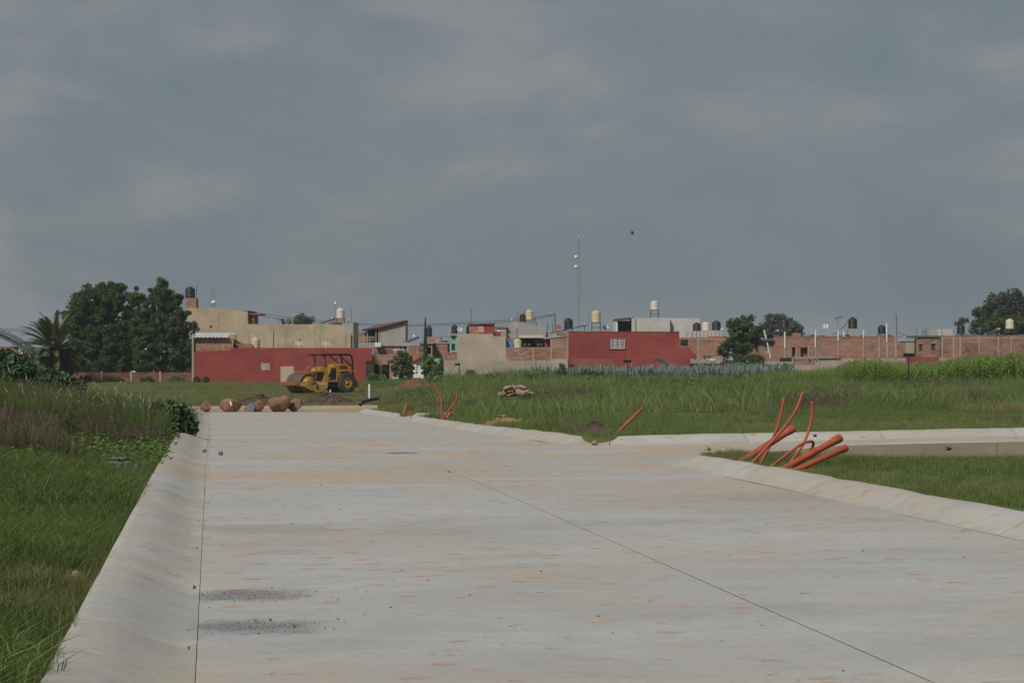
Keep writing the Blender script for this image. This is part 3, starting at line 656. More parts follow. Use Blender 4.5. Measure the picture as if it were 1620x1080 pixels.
def window(par, x0, x1, yt, yb, Y, inset=0.12, nx=0, nz=0, frame='frame', fw=0.07, dy=0.0):
    X0, X1, Z0, Z1 = wx(x0, Y), wx(x1, Y), wz(yb, Y), wz(yt, Y)
    wn = MB().box(X0, X1, Y + dy + inset + .04, Y + dy + inset + .06, Z0, Z1).build('window', M['pane'], par)
    m = MB(); y0, y1 = Y + dy + inset - .06, Y + dy + inset + .035
    rg_ = [(a, b, c) for b in (y0, y1) for (a, c) in ((X0, Z0), (X1, Z0), (X1, Z1), (X0, Z1), (X0 + fw, Z0 + fw), (X1 - fw, Z0 + fw), (X1 - fw, Z1 - fw), (X0 + fw, Z1 - fw))]
    m.add(rg_, [q for i in range(4) for j in [(i + 1) % 4] for q in ((i, j, j + 4, i + 4), (i + 8, i + 12, j + 12, j + 8), (i, i + 8, j + 8, j), (i + 4, j + 4, j + 12, i + 12))])
    m.build('frame', M[frame], wn)
    if nx or nz:
        g = MB()
        for i in range(1, nx): x = X0 + (X1 - X0) * i / nx; wd = .05 if i % 3 == 0 else .022; g.box(x - wd, x + wd, y0 + .01, y1 - .01, Z0 + fw, Z1 - fw)
        for i in range(1, nz): z = Z0 + (Z1 - Z0) * i / nz; g.box(X0 + fw, X1 - fw, y0 + .02, y1 - .02, z - .022, z + .022)
        g.build('bars', M[frame], wn)
    return wn
def bld(name, label, px, Y, group=None, cat='house'):
    X = wx(px, Y); return thing(name, label, cat, (X, Y, gz(X, Y)), group)
def corrug(par, name, mat, x0, x1, z0, z1, y0, y1, pitch=0.18, amp=0.03, th=0.012):
    n = max(4, int((x1 - x0) / pitch) * 4); m = MB(); vs = []
    for i in range(n + 1):
        x = x0 + (x1 - x0) * i / n; o = amp * math.sin(i * math.pi / 2)
        vs += [(x, y0, z0 + o), (x, y1, z1 + o), (x, y0, z0 + o - th), (x, y1, z1 + o - th)]
    fs = []
    for i in range(n): a = 4 * i; b = a + 4; fs += [(a, b, b + 1, a + 1), (a + 2, a + 3, b + 3, b + 2), (a, a + 2, b + 2, b), (a + 1, b + 1, b + 3, a + 3)]
    return m.add(vs, fs).build(name, M[mat], par)

TK = {}
def tank(x0, x1, yt, yb, Y, kind, label, stand=None, dy=0.0, dep=None):
    """rooftop water tank; stand = pixel row of the feet of its steel stand"""
    Yc = Y + dy; X = wx((x0 + x1) / 2, Yc); r = (x1 - x0) / 2 / FPX * Yc; z0, z1 = wz(yb, Yc), wz(yt, Yc); h = z1 - z0
    t = thing('water_tank', label, 'water tank', (X, Yc, z0), 'rooftop water tanks'); mt = M[kind]
    sh = h * .20; body = h * .74; pr = [(r * .98, 0.0)]; nr = 5
    for i in range(nr):
        a = body * i / nr; b = body * (i + 1) / nr
        pr += [(r, a + .02), (r, b - .05), (r * .955, b - .025)]
    pr += [(r * .99, body), (r * .9, body + sh * .35), (r * .62, body + sh * .8), (r * .36, body + sh)]
    MB().lathe(pr, (0, 0, 0), 24).build('shell', mt, t, smooth=True, local=True)
    MB().lathe([(r * .34, body + sh * .95), (r * .40, body + sh), (r * .40, h * .99), (r * .30, h)], (0, 0, 0), 16).build('lid', mt, t, smooth=True, local=True)
    if stand is not None:
        zf = wz(stand, Yc); s = thing('tank_stand', 'steel leg frame under the ' + label.split(' on ')[0].split(' above ')[0].split(' standing ')[0] + ' ' + (label.split(' ', 1)[1][-0:] and ''), 'stand', (X, Yc, zf), 'tank stands')
        s['label'] = 'angle-iron stand carrying the ' + label
        q = r * .95; H = z0 - zf
        for sx in (-1, 1):
            for sy in (-1, 1): MB().bar((sx * q, sy * q, 0), (sx * q, sy * q, H - .03), .06).build('leg', M['steel'], s, local=True)
        f = MB()
        for z in (H - .03, H * .45):
            for sx in (-1, 1): f.bar((sx * q, -q, z), (sx * q, q, z), .05); f.bar((-q, sx * q, z), (q, sx * q, z), .05)
        f.build('rails', M['steel'], s, local=True)
    elif dep:                                    # small plinth
        pass
    return t
def dish(px, py, Y, rpx, label, yaw=0.3, pole=8):
    c = P(px, py, Y); r = rpx / FPX * Y; t = thing('satellite_dish', label, 'dish', (c.x, c.y, c.z - pole / FPX * Y), 'satellite dishes')
    d = Vector((math.sin(yaw), -math.cos(yaw), .55)).normalized(); u = d.orthogonal().normalized(); v = d.cross(u); m = MB(); vs = []; n = 18
    c0 = Vector((0, 0, pole / FPX * Y)); rings = (0.02, .35, .7, 1.0)
    for k in rings:
        for i in range(n): a = 2 * math.pi * i / n; vs.append(c0 + (u * math.cos(a) + v * math.sin(a)) * r * k + d * r * .28 * (k * k))
    for j in range(3):
        for i in range(n): a, b = j * n + i, j * n + (i + 1) % n; m_ = (a, b, b + n, a + n); m.f.append(m_)
    m.v = [tuple(p) for p in vs]; m.f.append(tuple(range(n))[::-1]); m.build('reflector', M['dish'], t, smooth=True, local=True)
    MB().bar(c0 - d * .02 + Vector((0, 0, -r * .9)), c0 + d * r * .95, .04).tube([c0 + d * r * .9, c0 + d * r * 1.1], .07, 8).build('feed_arm', M['galv'], t, local=True)
    MB().bar((0, 0.06, 0), c0 - d * .05, .06).build('mast', M['galv'], t, local=True)
    return t
def pole_thing(name, label, cat, px, yt, yb, Y, wd, mat, extra=None, group=None, lean=0.0):
    X = wx(px, Y); z0, z1 = (gz(X, Y) - .1 if yb is None else wz(yb, Y)), wz(yt, Y)
    if not extra:
        o = MB().tube([(X, Y, z0), (X + lean, Y, z1)], wd / 2, 8).build(name, M[mat]); return tag(rebase(o), label, cat, group)
    t = thing(name, label, cat, (X, Y, z0), group); MB().tube([(X, Y, z0), (X + lean, Y, z1)], wd / 2, 8).build('pole', M[mat], t)
    extra(t, X, z0, z1); return t
def cable(label, pts, r=0.022, sag=0.0, group='overhead cables'):
    out = []; pts = [Vector(p) for p in pts]
    for a, b in zip(pts[:-1], pts[1:]):
        for i in range(12): u = i / 12; p = a.lerp(b, u); p.z -= sag * 4 * u * (1 - u); out.append(p)
    out.append(pts[-1]); return tag(rebase(MB().tube(out, r, 5).build('overhead_cable', M['cable'])), label, 'cable', group)

# ---------------------------------------------------------------- far left: shed with arched truss roof
Y = 300; t = bld('truss_shed', 'open shed under an arched white truss roof behind the palm', 0, Y, cat='shed')
ar = MB(); arc_t = []; arc_b = []
for i in range(25):
    px = -140 + 185 * i / 24; f = (px + 60) / 105.0
    py = 506 + 38 * f * f; arc_t.append(P(px, py, Y)); arc_b.append(P(px, py + 8, Y))
ar.tube(arc_t, .09, 6); ar.tube(arc_b, .09, 6)
for i in range(24): ar.tube([arc_b[i], arc_t[i + 1]], .05, 4); ar.tube([arc_t[i], arc_b[i]], .05, 4)
ar.build('truss', M['galv'], t)
vs = [p + Vector((0, .3, -.05)) for p in arc_b] + [p + Vector((0, 6, -.05)) for p in arc_b] + [p + Vector((0, .3, -.85)) for p in arc_b]
n = 25; MB().add(vs, [(i, i + 1, i + 1 + n, i + n) for i in range(n - 1)] + [(i, i + 2 * n, i + 1 + 2 * n, i + 1) for i in range(n - 1)]).build('roof', M['darkgrey'], t)
box(t, 'wall', 'brick2', -140, 26, 548, None, Y, .3, 1.2)
for i in range(5): box(t, 'post', 'white', 28 + i * 4.2, 29.6 + i * 4.2, 549 + i, None, Y, .15, .6)
box(t, 'back_wall', 'darkgrey', 26, 47, 552, None, Y, .3, 2.5)
pole_thing('utility_pole', 'plain wooden pole carrying cables far behind the palm', 'pole', -60, 500, None, 310, .25, 'wood')

# ---------------------------------------------------------------- low brick garden wall with cement posts
Y = 230; t = bld('garden_wall', 'low broken brick wall with cement posts below the trees', 205, Y, cat='wall')
for a, b, yt in ((92, 118, 590), (118, 160, 588.5), (161.5, 206, 589), (208.5, 252, 588.5), (254.5, 303, 589)): box(t, 'brick_panel', 'brick3', a, b, yt, None, Y, .2)
for x in (160, 206.5, 252.5): box(t, 'post', 'column', x - .5, x + 2.2, 587, None, Y, .26, -.03)

# ---------------------------------------------------------------- large beige house
Y = 244; t = bld('beige_house', 'large windowless beige house with a stepped roofline', 420, Y)
poly(t, 'wall', 'beige', [(296, None), (296, 487), (347, 487.5), (392, 493), (392, 512.5), (541, 513), (541, None)], Y, 9)
poly(t, 'wing_wall', 'grey', [(541.1, None), (541.1, 511), (559, 511), (559, None)], Y, 8, .12)
poly(t, 'stair_wall', 'beige', [(541.2, None), (541.2, 513), (555, 528), (555, None)], Y, .3, -.2)
box(t, 'parapet_slab', 'tile', 519, 560, 509.6, 511, Y, 7, .5)
box(t, 'coping', 'brick2', 352, 393.5, 490.8, 492.4, Y, 8, .4)
box(t, 'roof_room', 'brick2', 392.2, 400.5, 497, 512.4, Y, 4, 1.0); box(t, 'roof_slab', 'tile', 391.5, 412, 495.8, 497.4, Y, 5, .6)
box(t, 'tank_tower', 'brick', 293, 309.5, 471, 487, Y, 1.6, .4)
box(t, 'vent_hole', 'void', 332, 335.2, 515, 518.4, Y, .02, -.02)
tank(293.2, 308.8, 453.5, 471, Y, 'tank_black', 'black water tank standing on a square brick tower', dy=1.1)
pole_thing('antenna_rod', 'thin bare rod beside the tank on the brick tower', 'antenna', 311, 452, 487, Y + 1, .06, 'steel')
def twin(t, X, z0, z1):
    MB().tube([(X + .34, Y + 1, z0), (X + .34, Y + 1, z1)], .045, 6).build('pole', M['galv'], t)
    MB().tube([(X + .1, Y + 1, z0 + .5), (X - 1.3, Y + 1, z0 + .02)], .05, 6).build('brace', M['galv'], t)
    MB().lathe([(.25, 0), (.32, .2), (.2, .4), (.05, .5)], (X + .2, Y + 1, z0 + .55), 12).build('drum', M['white'], t, smooth=True)
pole_thing('twin_mast', 'pair of thin masts with a white drum on the beige roof', 'antenna', 335.2, 455, 487.5, Y + 1, .08, 'galv', twin)
tank(532, 545, 486.5, 503.4, Y, 'tank_white', 'off-white tank above the tiled parapet of the beige house', stand=509.8, dy=2.5)
def lampx(t, X, z0, z1): MB().lathe([(.03, 0), (.15, .08), (.16, .3), (.05, .42)], (X, Y + 2, z1), 10).build('head', M['white'], t, smooth=True)
pole_thing('roof_lamp', 'slim mast with a small white head beside the off-white tank', 'lamp', 530.5, 482.5, 510, Y + 2, .05, 'galv', lampx)
def collector(xa, ya, xb, yb, Y, label, foot):
    a, b = P(xa, ya, Y), P(xb, yb, Y); t = thing('solar_heater', label, 'solar heater', (a.x, Y, wz(foot, Y)), 'solar water heaters')
    m = MB()
    for i in range(9): y = i * .16; m.tube([a + Vector((0, y, 0)), b + Vector((0, y, 0))], .05, 6)
    m.build('tubes', M['solar'], t); e = MB().tube([b + Vector((0, -.15, .05)), b + Vector((0, 1.6, .05))], .2, 12); e.build('cylinder', M['galv'], t, smooth=True)
    f = MB(); z0 = wz(foot, Y)
    for y in (0.05, 1.35): 
        for p_, q_ in (((b.x, Y + y, z0), (b.x, Y + y, b.z)), ((a.x, Y + y, z0), (a.x, Y + y, a.z + .02)), ((b.x, Y + y, z0 + .1), (a.x + (b.x - a.x) * .4, Y + y, a.z + (b.z - a.z) * .4))): MB().bar(p_, q_, .05).build('strut', M['galv'], t)
    return t
collector(507, 511, 526, 504.6, Y + 3, 'silver tube heater tilted beside the off-white tank', 512)
dish(551, 504.5, Y + 3, 2.6, 'small pale dish right of the off-white tank', .4, 6)
pole_thing('antenna_rod', 'hair-thin aerial right of the off-white tank', 'antenna', 556, 486, 510.5, Y + 3, .05, 'steel')
def tee(wpx):
    def f(t, X, z0, z1): h = wpx / 2 / FPX * 244; MB().bar((X - h, t.location.y, z1), (X + h, t.location.y, z1), .10).build('crossbar', M['wood'], t)
    return f
pole_thing('clothes_post', 'dark T-shaped post by the succulents on the beige roof', 'post', 440, 505, 513, Y + 4, .12, 'wood', tee(10), 'T-shaped roof posts')
pole_thing('clothes_post', 'taller dark T-shaped post by the succulents on the beige roof', 'post', 457, 501.5, 513, Y + 4, .12, 'wood', tee(11), 'T-shaped roof posts')

# ---------------------------------------------------------------- red boundary wall with its yard
Y = 225; t = bld('red_yard_wall', 'long red painted wall behind the road roller', 440, Y, cat='wall')
poly(t, 'wall', 'red', [(306.5, None), (306.5, 557), (330, 555.5), (364.5, 554), (364.5, 550), (588.5, 550), (588.5, 570.5), (578.5, 571), (578.5, None)], Y, .35)
poly(t, 'end_pillar', 'column', [(303.5, None), (303.5, 528), (306.3, 528), (306.3, None)], Y, .6)
box(t, 'brick_panel', 'brick', 306.6, 350.8, 533, 556, Y, .3, .36); box(t, 'brick_panel', 'brick', 354.2, 366, 534, 555, Y, .3, .36)
box(t, 'post', 'column', 351, 354, 533, 556, Y, .3, .34)
poly(t, 'brick_step', 'brick', [(366.2, 552), (366.2, 535), (380, 543), (397, 544), (397, 552)], Y, .3, 1.2)
box(t, 'yard_window', 'void', 366.8, 374.8, 546, 549.4, Y, .05, 1.1)
m = MB(); rng = random.Random(4)
def rough(par, name, mat, x0, x1, y0, y1, Y, dy, jit=.9):
    pts = []
    for (a, b, c, d, n) in ((x0, y0, x1, y0, 6), (x1, y0, x1, y1, 6), (x1, y1, x0, y1, 6), (x0, y1, x0, y0, 6)):
        for i in range(n): u = i / n; pts.append((a + (c - a) * u + rng.uniform(-jit, jit), b + (d - b) * u + rng.uniform(-jit, jit)))
    return poly(par, name, mat, pts, Y, .03, dy)
rough(t, 'patched_hole', 'render', 413, 426.5, 574.5, 585.5, Y, -.032)
rough(t, 'patched_doorway', 'render', 444, 465, 579.5, 606, Y, -.032, .6)
shed = bld('tin_roof', 'white corrugated roof over the corner of the red wall', 338, Y + 1, cat='roof')
corrug(shed, 'sheet', 'zinc', wx(305, Y), wx(361, Y), wz(533.5, Y), wz(525.4, Y), Y - .3, Y + 2.2, .42, .06)
corrug(shed, 'sheet', 'zinc', wx(361.5, Y), wx(372, Y), wz(528, Y), wz(526, Y), Y + .2, Y + 2.4, .42, .06)
for x in (305.2, 360, 371): box(shed, 'post', 'column', x - .6, x + .6, 529, None, Y, .15, 1.2)
tank(397.5, 411.5, 532, 557, Y, 'tank_beige', 'cream tank standing in the yard behind the red wall', dy=2.0)
pole_thing('yard_post', 'single dark upright behind the long red wall', 'post', 433, 524, None, Y + 3, .10, 'steel')
for px, lab in ((473, 'white T-bar above the red wall, topped with a tiny flag'), (515.5, 'plain white T-bar above the red wall')):
    def teew(t, X, z0, z1, flag=(px == 473)):
        yy = Y + 4
        for k, hw in ((.0, .46), (-.22, .52)): MB().bar((X - hw, yy, z1 + k), (X + hw, yy, z1 + k), .09).build('crossbar', M['white'], t)
        if flag: MB().box(X + .02, X + .2, yy - .02, yy + .02, z1 + .2, z1 + .42).bar((X, yy, z1), (X, yy, z1 + .5), .03).build('flag', M['red'], t)
    pole_thing('clothes_post', lab, 'post', px, 541.5, None, Y + 4, .14, 'white', teew, 'white T-bars behind the red wall')

# ---------------------------------------------------------------- gabled house with porch
Y = 265; t = bld('gabled_house', 'cement house with a single-pitch red-edged roof and dark porch', 605, Y)
poly(t, 'gable_wall', 'grey', [(600.5, None), (600.5, 519), (641.5, 508.5), (641.5, None)], Y, 6)
poly(t, 'roof', 'darkgrey', [(572, 521), (605, 512.6), (641.8, 506), (641.8, 508.2), (600, 518.8), (572, 522.6)], Y, 6.8, -.5)
m = MB(); a, b = P(590, 519.4, Y - .55), P(642, 507.2, Y - .55)
m.add([a, b, b + Vector((0, 0, .14)), a + Vector((0, 0, .14)), a + Vector((0, .04, 0)), b + Vector((0, .04, 0)), b + Vector((0, .04, .14)), a + Vector((0, .04, .14))], [(0, 1, 2, 3), (7, 6, 5, 4), (3, 2, 6, 7), (1, 0, 4, 5)]).build('fascia', M['tile'], t)
box(t, 'porch_back', 'void', 578, 600.3, 520, 544, Y, .3, 2.5)
box(t, 'porch_wall', 'brick2', 561.5, 578, 525, 541, Y, 3, 2.0); box(t, 'porch_slab', 'grey', 556, 600.3, 541.5, 552, Y, 5, -.1)
for x in (580.5, 594, 598.4): box(t, 'column', 'column', x, x + 1.6, 520, 541.4, Y, .2, -.05)
m = MB()
for py in (532.5, 535, 538): m.bar(P(558, py, Y - .05), P(593, py, Y - .05), .07)
for px in (558, 567, 576, 585): m.bar(P(px, 532, Y - .05), P(px, 541.5, Y - .05), .06)
m.build('railing', plain('yellow_rail', (0.42, 0.36, 0.22)), t)

# ---------------------------------------------------------------- jumble of brick houses
Y = 250; t = bld('brick_garage_house', 'unfinished brick house with a dark open garage', 605, Y)
box(t, 'upper_wall', 'brick2', 590, 632, 547, 562, Y, 5, 1.2); box(t, 'roof_slab', 'grey', 592, 664, 541.5, 547, Y, 5.5, 1.0)
pierced(t, 'wall', 'brick', 579, 632, 562, None, Y, .3, [(591.5, 603, 576.5, 620), (604.5, 616, 576.5, 620)])
box(t, 'garage_back', 'void', 580, 631, 564, None, Y, .3, 2.4); box(t, 'lintel', 'column', 579, 632, 561, 562.6, Y, .5, -.06)
box(t, 'side_wall', 'render', 579.2, 590, 577, None, Y, .1, -.1); box(t, 'pillar', 'brick2', 600, 604.5, 576.6, None, Y, .3, -.03); box(t, 'post', 'column', 600.2, 602.2, 562, 576, Y, .1, -.1)
m = MB()
for px in range(624, 646, 3): m.bar(P(px, 553, Y + .6), P(px, 559, Y + .6), .06)
m.bar(P(622, 553, Y + .6), P(646, 553, Y + .6), .1); m.build('balustrade', M['white'], t)
box(t, 'crate', 'white', 593, 603, 542.0, 548.5, Y, 1, -.2)
Y = 258; t = bld('brick_terrace_house', 'two-storey brick house with cement posts behind the cypress', 665, Y)
pierced(t, 'wall', 'brick', 646, 682, 543.5, None, Y, .3, [(675, 682, 549, 560)]); box(t, 'inner_wall', 'void', 646.5, 681.5, 545, None, Y, 4, .6)
for x in (643.6, 659.5, 682): box(t, 'post', 'column', x, x + 1.8, 543, None, Y, .3, -.04)
box(t, 'roof_slab', 'column', 634, 686, 541.6, 543.6, Y, 5, -.3); box(t, 'recess', 'brick2', 632, 643.5, 544, 560, Y, .3, 1.5)
poly(t, 'stair_roof', 'darkgrey', [(634, 542), (655, 533.5), (661, 532), (661, 534), (640, 542.4)], Y, 3, 1)
dish(667.5, 555.2, 252, 4.4, 'round pale dish in front of the brick terrace house', .25, 9)
dish(655, 531.5, 262, 2.2, 'tiny dish on the stair roof of the brick terrace house', -.3, 6)
Y = 262; t = bld('brick_rear_house', 'brick rear house with cement bands between the cypress and the teal house', 694, Y)
box(t, 'upper_wall', 'brick', 676, 697, 532.5, 546, Y, 4, .8); box(t, 'wall', 'brick2', 685.5, 708, 543.5, None, Y, 5); box(t, 'band', 'column', 684, 711, 541.2, 543.4, Y, 5.2, -.1)
box(t, 'upper_wall', 'brick', 697.2, 711, 538.5, 541, Y, 4, .3); box(t, 'post', 'column', 683.4, 685.4, 541, None, Y, .4, -.04); box(t, 'window_slot', 'void', 707.4, 710.4, 546, 554, Y, .1, .1)
box(t, 'wall', 'brick2', 708.2, 712, 543.5, None, Y, 4, .3)
m = MB(); rr = random.Random(3)
for i in range(14): x = rr.uniform(690, 709); m.box(wx(x, Y), wx(x + rr.uniform(1, 2.5), Y), Y + .3, Y + .9, wz(541.2, Y), wz(541.2 - rr.uniform(1.5, 4), Y))
m.build('roof_clutter', M['white'], t)
tank(674.5, 683.5, 515, 532.5, 270, 'tank_black', 'black tank half hidden by the tall cypress')
Y = 246; t = bld('tiled_outbuilding', 'small white outbuilding with an orange tiled roof', 660, Y)
poly(t, 'wall', 'white', [(653, None), (653, 569), (657.5, 571), (670, 565), (670, None)], Y, 4)
m = MB()
for i in range(9):
    u = i / 9; a = P(649.5, 565, Y + 3.6 * u) ; 
    m.tube([P(650.2 + u * 5, 569.3 - u * 7.4, Y - .4 + .01), P(657.6 + u * 12.5, 571.5 - u * 8, Y - .4)], .12, 6)
m.build('tile_rows', M['tile'], t, smooth=True)
poly(t, 'roof', 'tile', [(649.8, 569.8), (655, 561.6), (670.2, 563.5), (657.6, 571.8)], Y, 4.4, -.35)
m = MB()
for i in range(5): m.lathe([(.12, 0), (.2, .15), (.14, .3), (.05, .32)], (wx(657.6, Y) + .02, Y - .06, wz(573 + i * 4, Y)), 8)
m.build('vent_blocks', M['white'], t)
box(t, 'gate', 'white', 621, 650, 592, None, Y, .08, .6)
m = MB()
for px in range(631, 650, 2): m.bar(P(px, 591, Y + .5), P(px, 598, Y + .5), .05)
m.build('gate_bars', M['galv'], t)
Y = 240; t = bld('green_gate_wall', 'pale green wall and gate behind the shrubs', 690, Y, cat='wall')
box(t, 'wall', 'teal', 676, 703, 566.5, None, Y, .25)
rr = random.Random(5)
Y = 232; t = bld('teal_house', 'narrow teal house end with a small window', 717, Y)
pierced(t, 'wall', 'teal', 711, 723.2, 531, None, Y, .25, [(714, 719.6, 543.5, 554)], 1.0); box(t, 'inside', 'void', 711.3, 723, 532, None, Y, 4, 1.6)
window(t, 714, 719.6, 543.5, 554, Y, .2, 2, 1, 'steel', .05, 1.0); box(t, 'roof_slab', 'grey', 712, 726, 527.5, 530.8, Y, 5, .6)
box(t, 'corner_post', 'teal', 720.6, 723.1, 531, None, Y, .2, .75); box(t, 'awning', plain and 'teal', 702, 712, 530.2, 532, Y, 2, 2.2)

# ---------------------------------------------------------------- beige house with long block wall
Y = 215; t = bld('blank_wall_house', 'blank grey-beige house wall above a long block wall', 770, Y)
poly(t, 'wall', 'render', [(723.4, 569.5), (723.4, 528), (780, 528), (780.5, 531.5), (800, 532.5), (800, 569.5)], Y, 9)
box(t, 'parapet', 'brick2', 703, 723.2, 557, 569.4, Y, .3, .02); box(t, 'boundary_wall', 'render2', 703, 898.5, 569.5, None, Y, .5, -.05)
box(t, 'wall_end', 'render2', 702, 702.9, 557, None, Y, 8, -.03)
yt_, yb_ = 550.6, 567.4
for a, b in ((801, 842.4), (844.6, 870.6), (873.2, 897)): box(t, 'brick_panel', 'brick', a, b, yt_, yb_, Y, .25)
box(t, 'beam', 'column', 800.2, 898.4, 567.5, 569.4, Y, .3, -.02); box(t, 'beam', 'column', 800.2, 871, 549.3, 550.5, Y, .3, -.02)
for a, b, c in ((842.5, 844.5, 549.4), (870.7, 873.1, 529), (897.1, 899.2, 528)): box(t, 'post', 'column', a, b, c, 567.4, Y, .3, -.03)
box(t, 'brick_panel', 'brick', 873.2, 897, 533, 549.2, Y, .25); box(t, 'beam', 'column', 873.2, 897, 549.3, 550.5, Y, .3, -.02)
poly(t, 'roof_edge', 'grey', [(861, 534.5), (899, 529.4), (899, 531.4), (861, 536.3)], Y, 5, -.1)
box(t, 'door_panel', 'red', 862, 870.6, 536, 549.2, Y, .2, 1.0); box(t, 'side_wall', 'brick2', 882, 900, 524.5, 529.2, Y, 4, .6)
box(t, 'red_stripe', 'red_old', 806, 843, 567.8, 569.0, Y, .02, -.045); box(t, 'red_stripe', 'red_old', 846, 871, 567.8, 569.0, Y, .02, -.045)
for (a, b, c, d) in ((815, 816.2, 553, 556), (817, 818.8, 553.6, 555), (819.4, 820.6, 553, 556.4), (819.5, 821, 558, 560), (821.8, 823.6, 558.8, 561), (824.4, 826.6, 559.5, 561.2), (827.2, 829, 557.8, 560), (829.6, 831, 557, 559.4), (825.2, 826, 562, 576), (816.2, 816.7, 557, 565)):
    MB().prism([(wx(a, Y), wz(d, Y)), (wx(b, Y), wz(d - .4, Y)), (wx(b - .3, Y), wz(c, Y)), (wx(a + .3, Y), wz(c + .5, Y))], Y - .056, Y - .006).build('paint_mark', M['paint_white'], t)
box(t, 'yard_floor', 'grey', 801, 897, 549.8, 550.4, Y, 8, .35)
box(t, 'yard_back', 'void', 800.5, 872, 534, 549.6, Y, .3, 5.5); box(t, 'yard_roof', 'pale', 820.5, 860, 529.4, 533.8, Y, 4, 2.2); box(t, 'yard_wall', 'brick2', 800.4, 820, 534, 549.6, Y, .3, 5.0); box(t, 'yard_wall', 'brick2', 846, 862, 535, 543, Y, .3, 5.2)
tank(812, 825.4, 535.5, 549.8, Y, 'tank_beige', 'cream tank on the roof terrace beside the blue tarp', dy=1.6)
v = []; o = MB(); nx = 9
for j in range(5):
    for i in range(nx): v.append((wx(800.6 + i * 1.4, Y) , Y + 1.0 + j * .28 + .1 * rr.uniform(-1, 1), wz(549.7, Y) + (.62 + .12 * math.sin(i * 1.3 + j)) * (1 - (j / 4) ** 4 * .1) * (0.05 if j == 0 else 1)))
tag(rebase(o.add(v, [(j * nx + i, j * nx + i + 1, (j + 1) * nx + i + 1, (j + 1) * nx + i) for j in range(4) for i in range(nx - 1)]).build('tarp', M['blue_tarp'], smooth=True)), 'crumpled blue tarpaulin over goods on the roof terrace', 'tarp')
for i, (px, lab) in enumerate(((831, 'black plastic drum next to the cream terrace tank'), (838, 'middle black drum on the roof terrace'), (852, 'dark drum by the red terrace door'), (857, 'last dark drum beside the red terrace door'))):
    X = wx(px, Y); tk = MB().lathe([(.2, 0), (.24, .04), (.24, .22), (.25, .24), (.24, .27), (.24, .45), (.18, .5)], (X, Y + 1.5 + .2 * (i % 2), wz(549.8, Y)), 12).build('plastic_drum', M['tank_black'], smooth=True)
    tag(rebase(tk), lab, 'drum', 'drums on the roof terrace')
Y2 = 222; t = bld('red_roof_hut', 'small rooftop hut, half brick and half red paint', 762, Y2, cat='hut')
z528 = 528
box(t, 'brick_wall', 'brick', 742.3, 757.5, 513, z528, Y2, 3); box(t, 'red_wall', 'red', 757.6, 782, 513, z528, Y2, 3); box(t, 'roof_slab', 'darkgrey', 741.6, 782.6, 511.2, 512.9, Y2, 3.6, -.25)
rough(t, 'bare_patch', 'beige', 756, 765.5, 516.5, 525.5, Y2, -.035, .8); box(t, 'low_wall', 'red', 780, 792.5, 524, 533, Y2, .4, .2)
tank(714, 724, 513.5, 527.6, 233, 'tank_black', 'black tank on the teal house behind the round dish', dy=2.2)
dish(726.8, 521.4, 226, 4.6, 'round pale dish beside the black tank on the blank-walled house', .35, 7)
tank(737.6, 744, 513.5, 528, 226, 'tank_black', 'black tank almost hidden by the red hut', dy=.5)
def ant(t, X, z0, z1):
    for k in (.35, .65, .95): MB().bar((X - .25 + .1 * k, t.location.y, z1 - k), (X + .25 - .1 * k, t.location.y, z1 - k), .03).build('element', M['galv'], t)
pole_thing('tv_antenna', 'tall pole aerial rising behind the red hut', 'antenna', 745.4, 487, 511.5, 223.5, .10, 'galv', ant)
Y = 250; t = bld('grey_gable_house', 'weathered cement gable peaking above the roof terrace', 825, Y)
poly(t, 'gable_wall', 'grey', [(790, None), (790, 524), (800, 518.5), (812, 508.5), (830, 510.5), (850, 516), (863, 520.5), (864, 533), (864, None)], Y, 7)
box(t, 'brick_cap', 'brick2', 808.6, 817, 507, 509.6, Y, 1.0, .5); box(t, 'lean_to', 'white', 786.5, 800, 519.5, 525, Y, 3, -.4); box(t, 'lean_to_roof', 'brick2', 782, 803, 517, 519.3, Y, 3.5, -.6)
box(t, 'flank_wall', 'grey', 864.2, 884, 524, None, Y, 6, .6); box(t, 'end_wall', 'grey', 792, 801, 523, None, Y, 3, -1.2)
tank(822, 831.4, 496, 508, Y, 'tank_black', 'black tank beside the tall cream tank on the grey gable', dy=1.4, stand=511.5)
tank(831.8, 844, 489, 506, Y, 'tank_beige', 'tall cream tank on the grey gable', dy=1.6, stand=513)
for px, yt, lab in ((819, 489, 'thin aerial left of the tall cream tank'), (829, 489.5, 'thin aerial just behind the black gable tank'), (809.6, 503, 'short white stub pipe on the gable peak')):
    pole_thing('antenna_rod', lab, 'antenna', px, yt, 512, Y + 1, .05 if px != 809.6 else .12, 'steel' if px != 809.6 else 'white')
def up(t, X, z0, z1):
    y = t.location.y; MB().bar((X - 1.0, y, z1 - .25), (X + .15, y, z1 - .25), .12).build('crossarm', M['wood'], t); MB().bar((X - .3, y, z1 - 1.2), (X + .05, y, z1 - 1.2), .1).build('bracket', M['wood'], t)
    for k in (-.95, -.6, .1): MB().lathe([(.05, 0), (.07, .08), (.03, .16)], (X + k, y, z1 - .18), 8).build('insulator', M['white'], t)
pole_thing('utility_pole', 'short utility pole with a one-sided crossarm behind the terrace', 'pole', 878, 494.5, None, 285, .22, 'wood', up)
pole_thing('roof_post', 'bent steel upright right of the tall cream tank', 'post', 850, 502, 520, Y + 2, .09, 'steel', lean=-.3)
for px, yt, Yq, lab in ((866, 511, 246, 'first thin steel upright right of the gable'), (874, 512, 246, 'second thin steel upright right of the gable'), (818, 519, 224, 'braced steel upright on the roof terrace'), (801.5, 516, 224, 'slim steel upright by the terrace corner')):
    pole_thing('roof_post', lab, 'post', px, yt, 550 if Yq == 224 else 526, Yq, .08, 'steel')
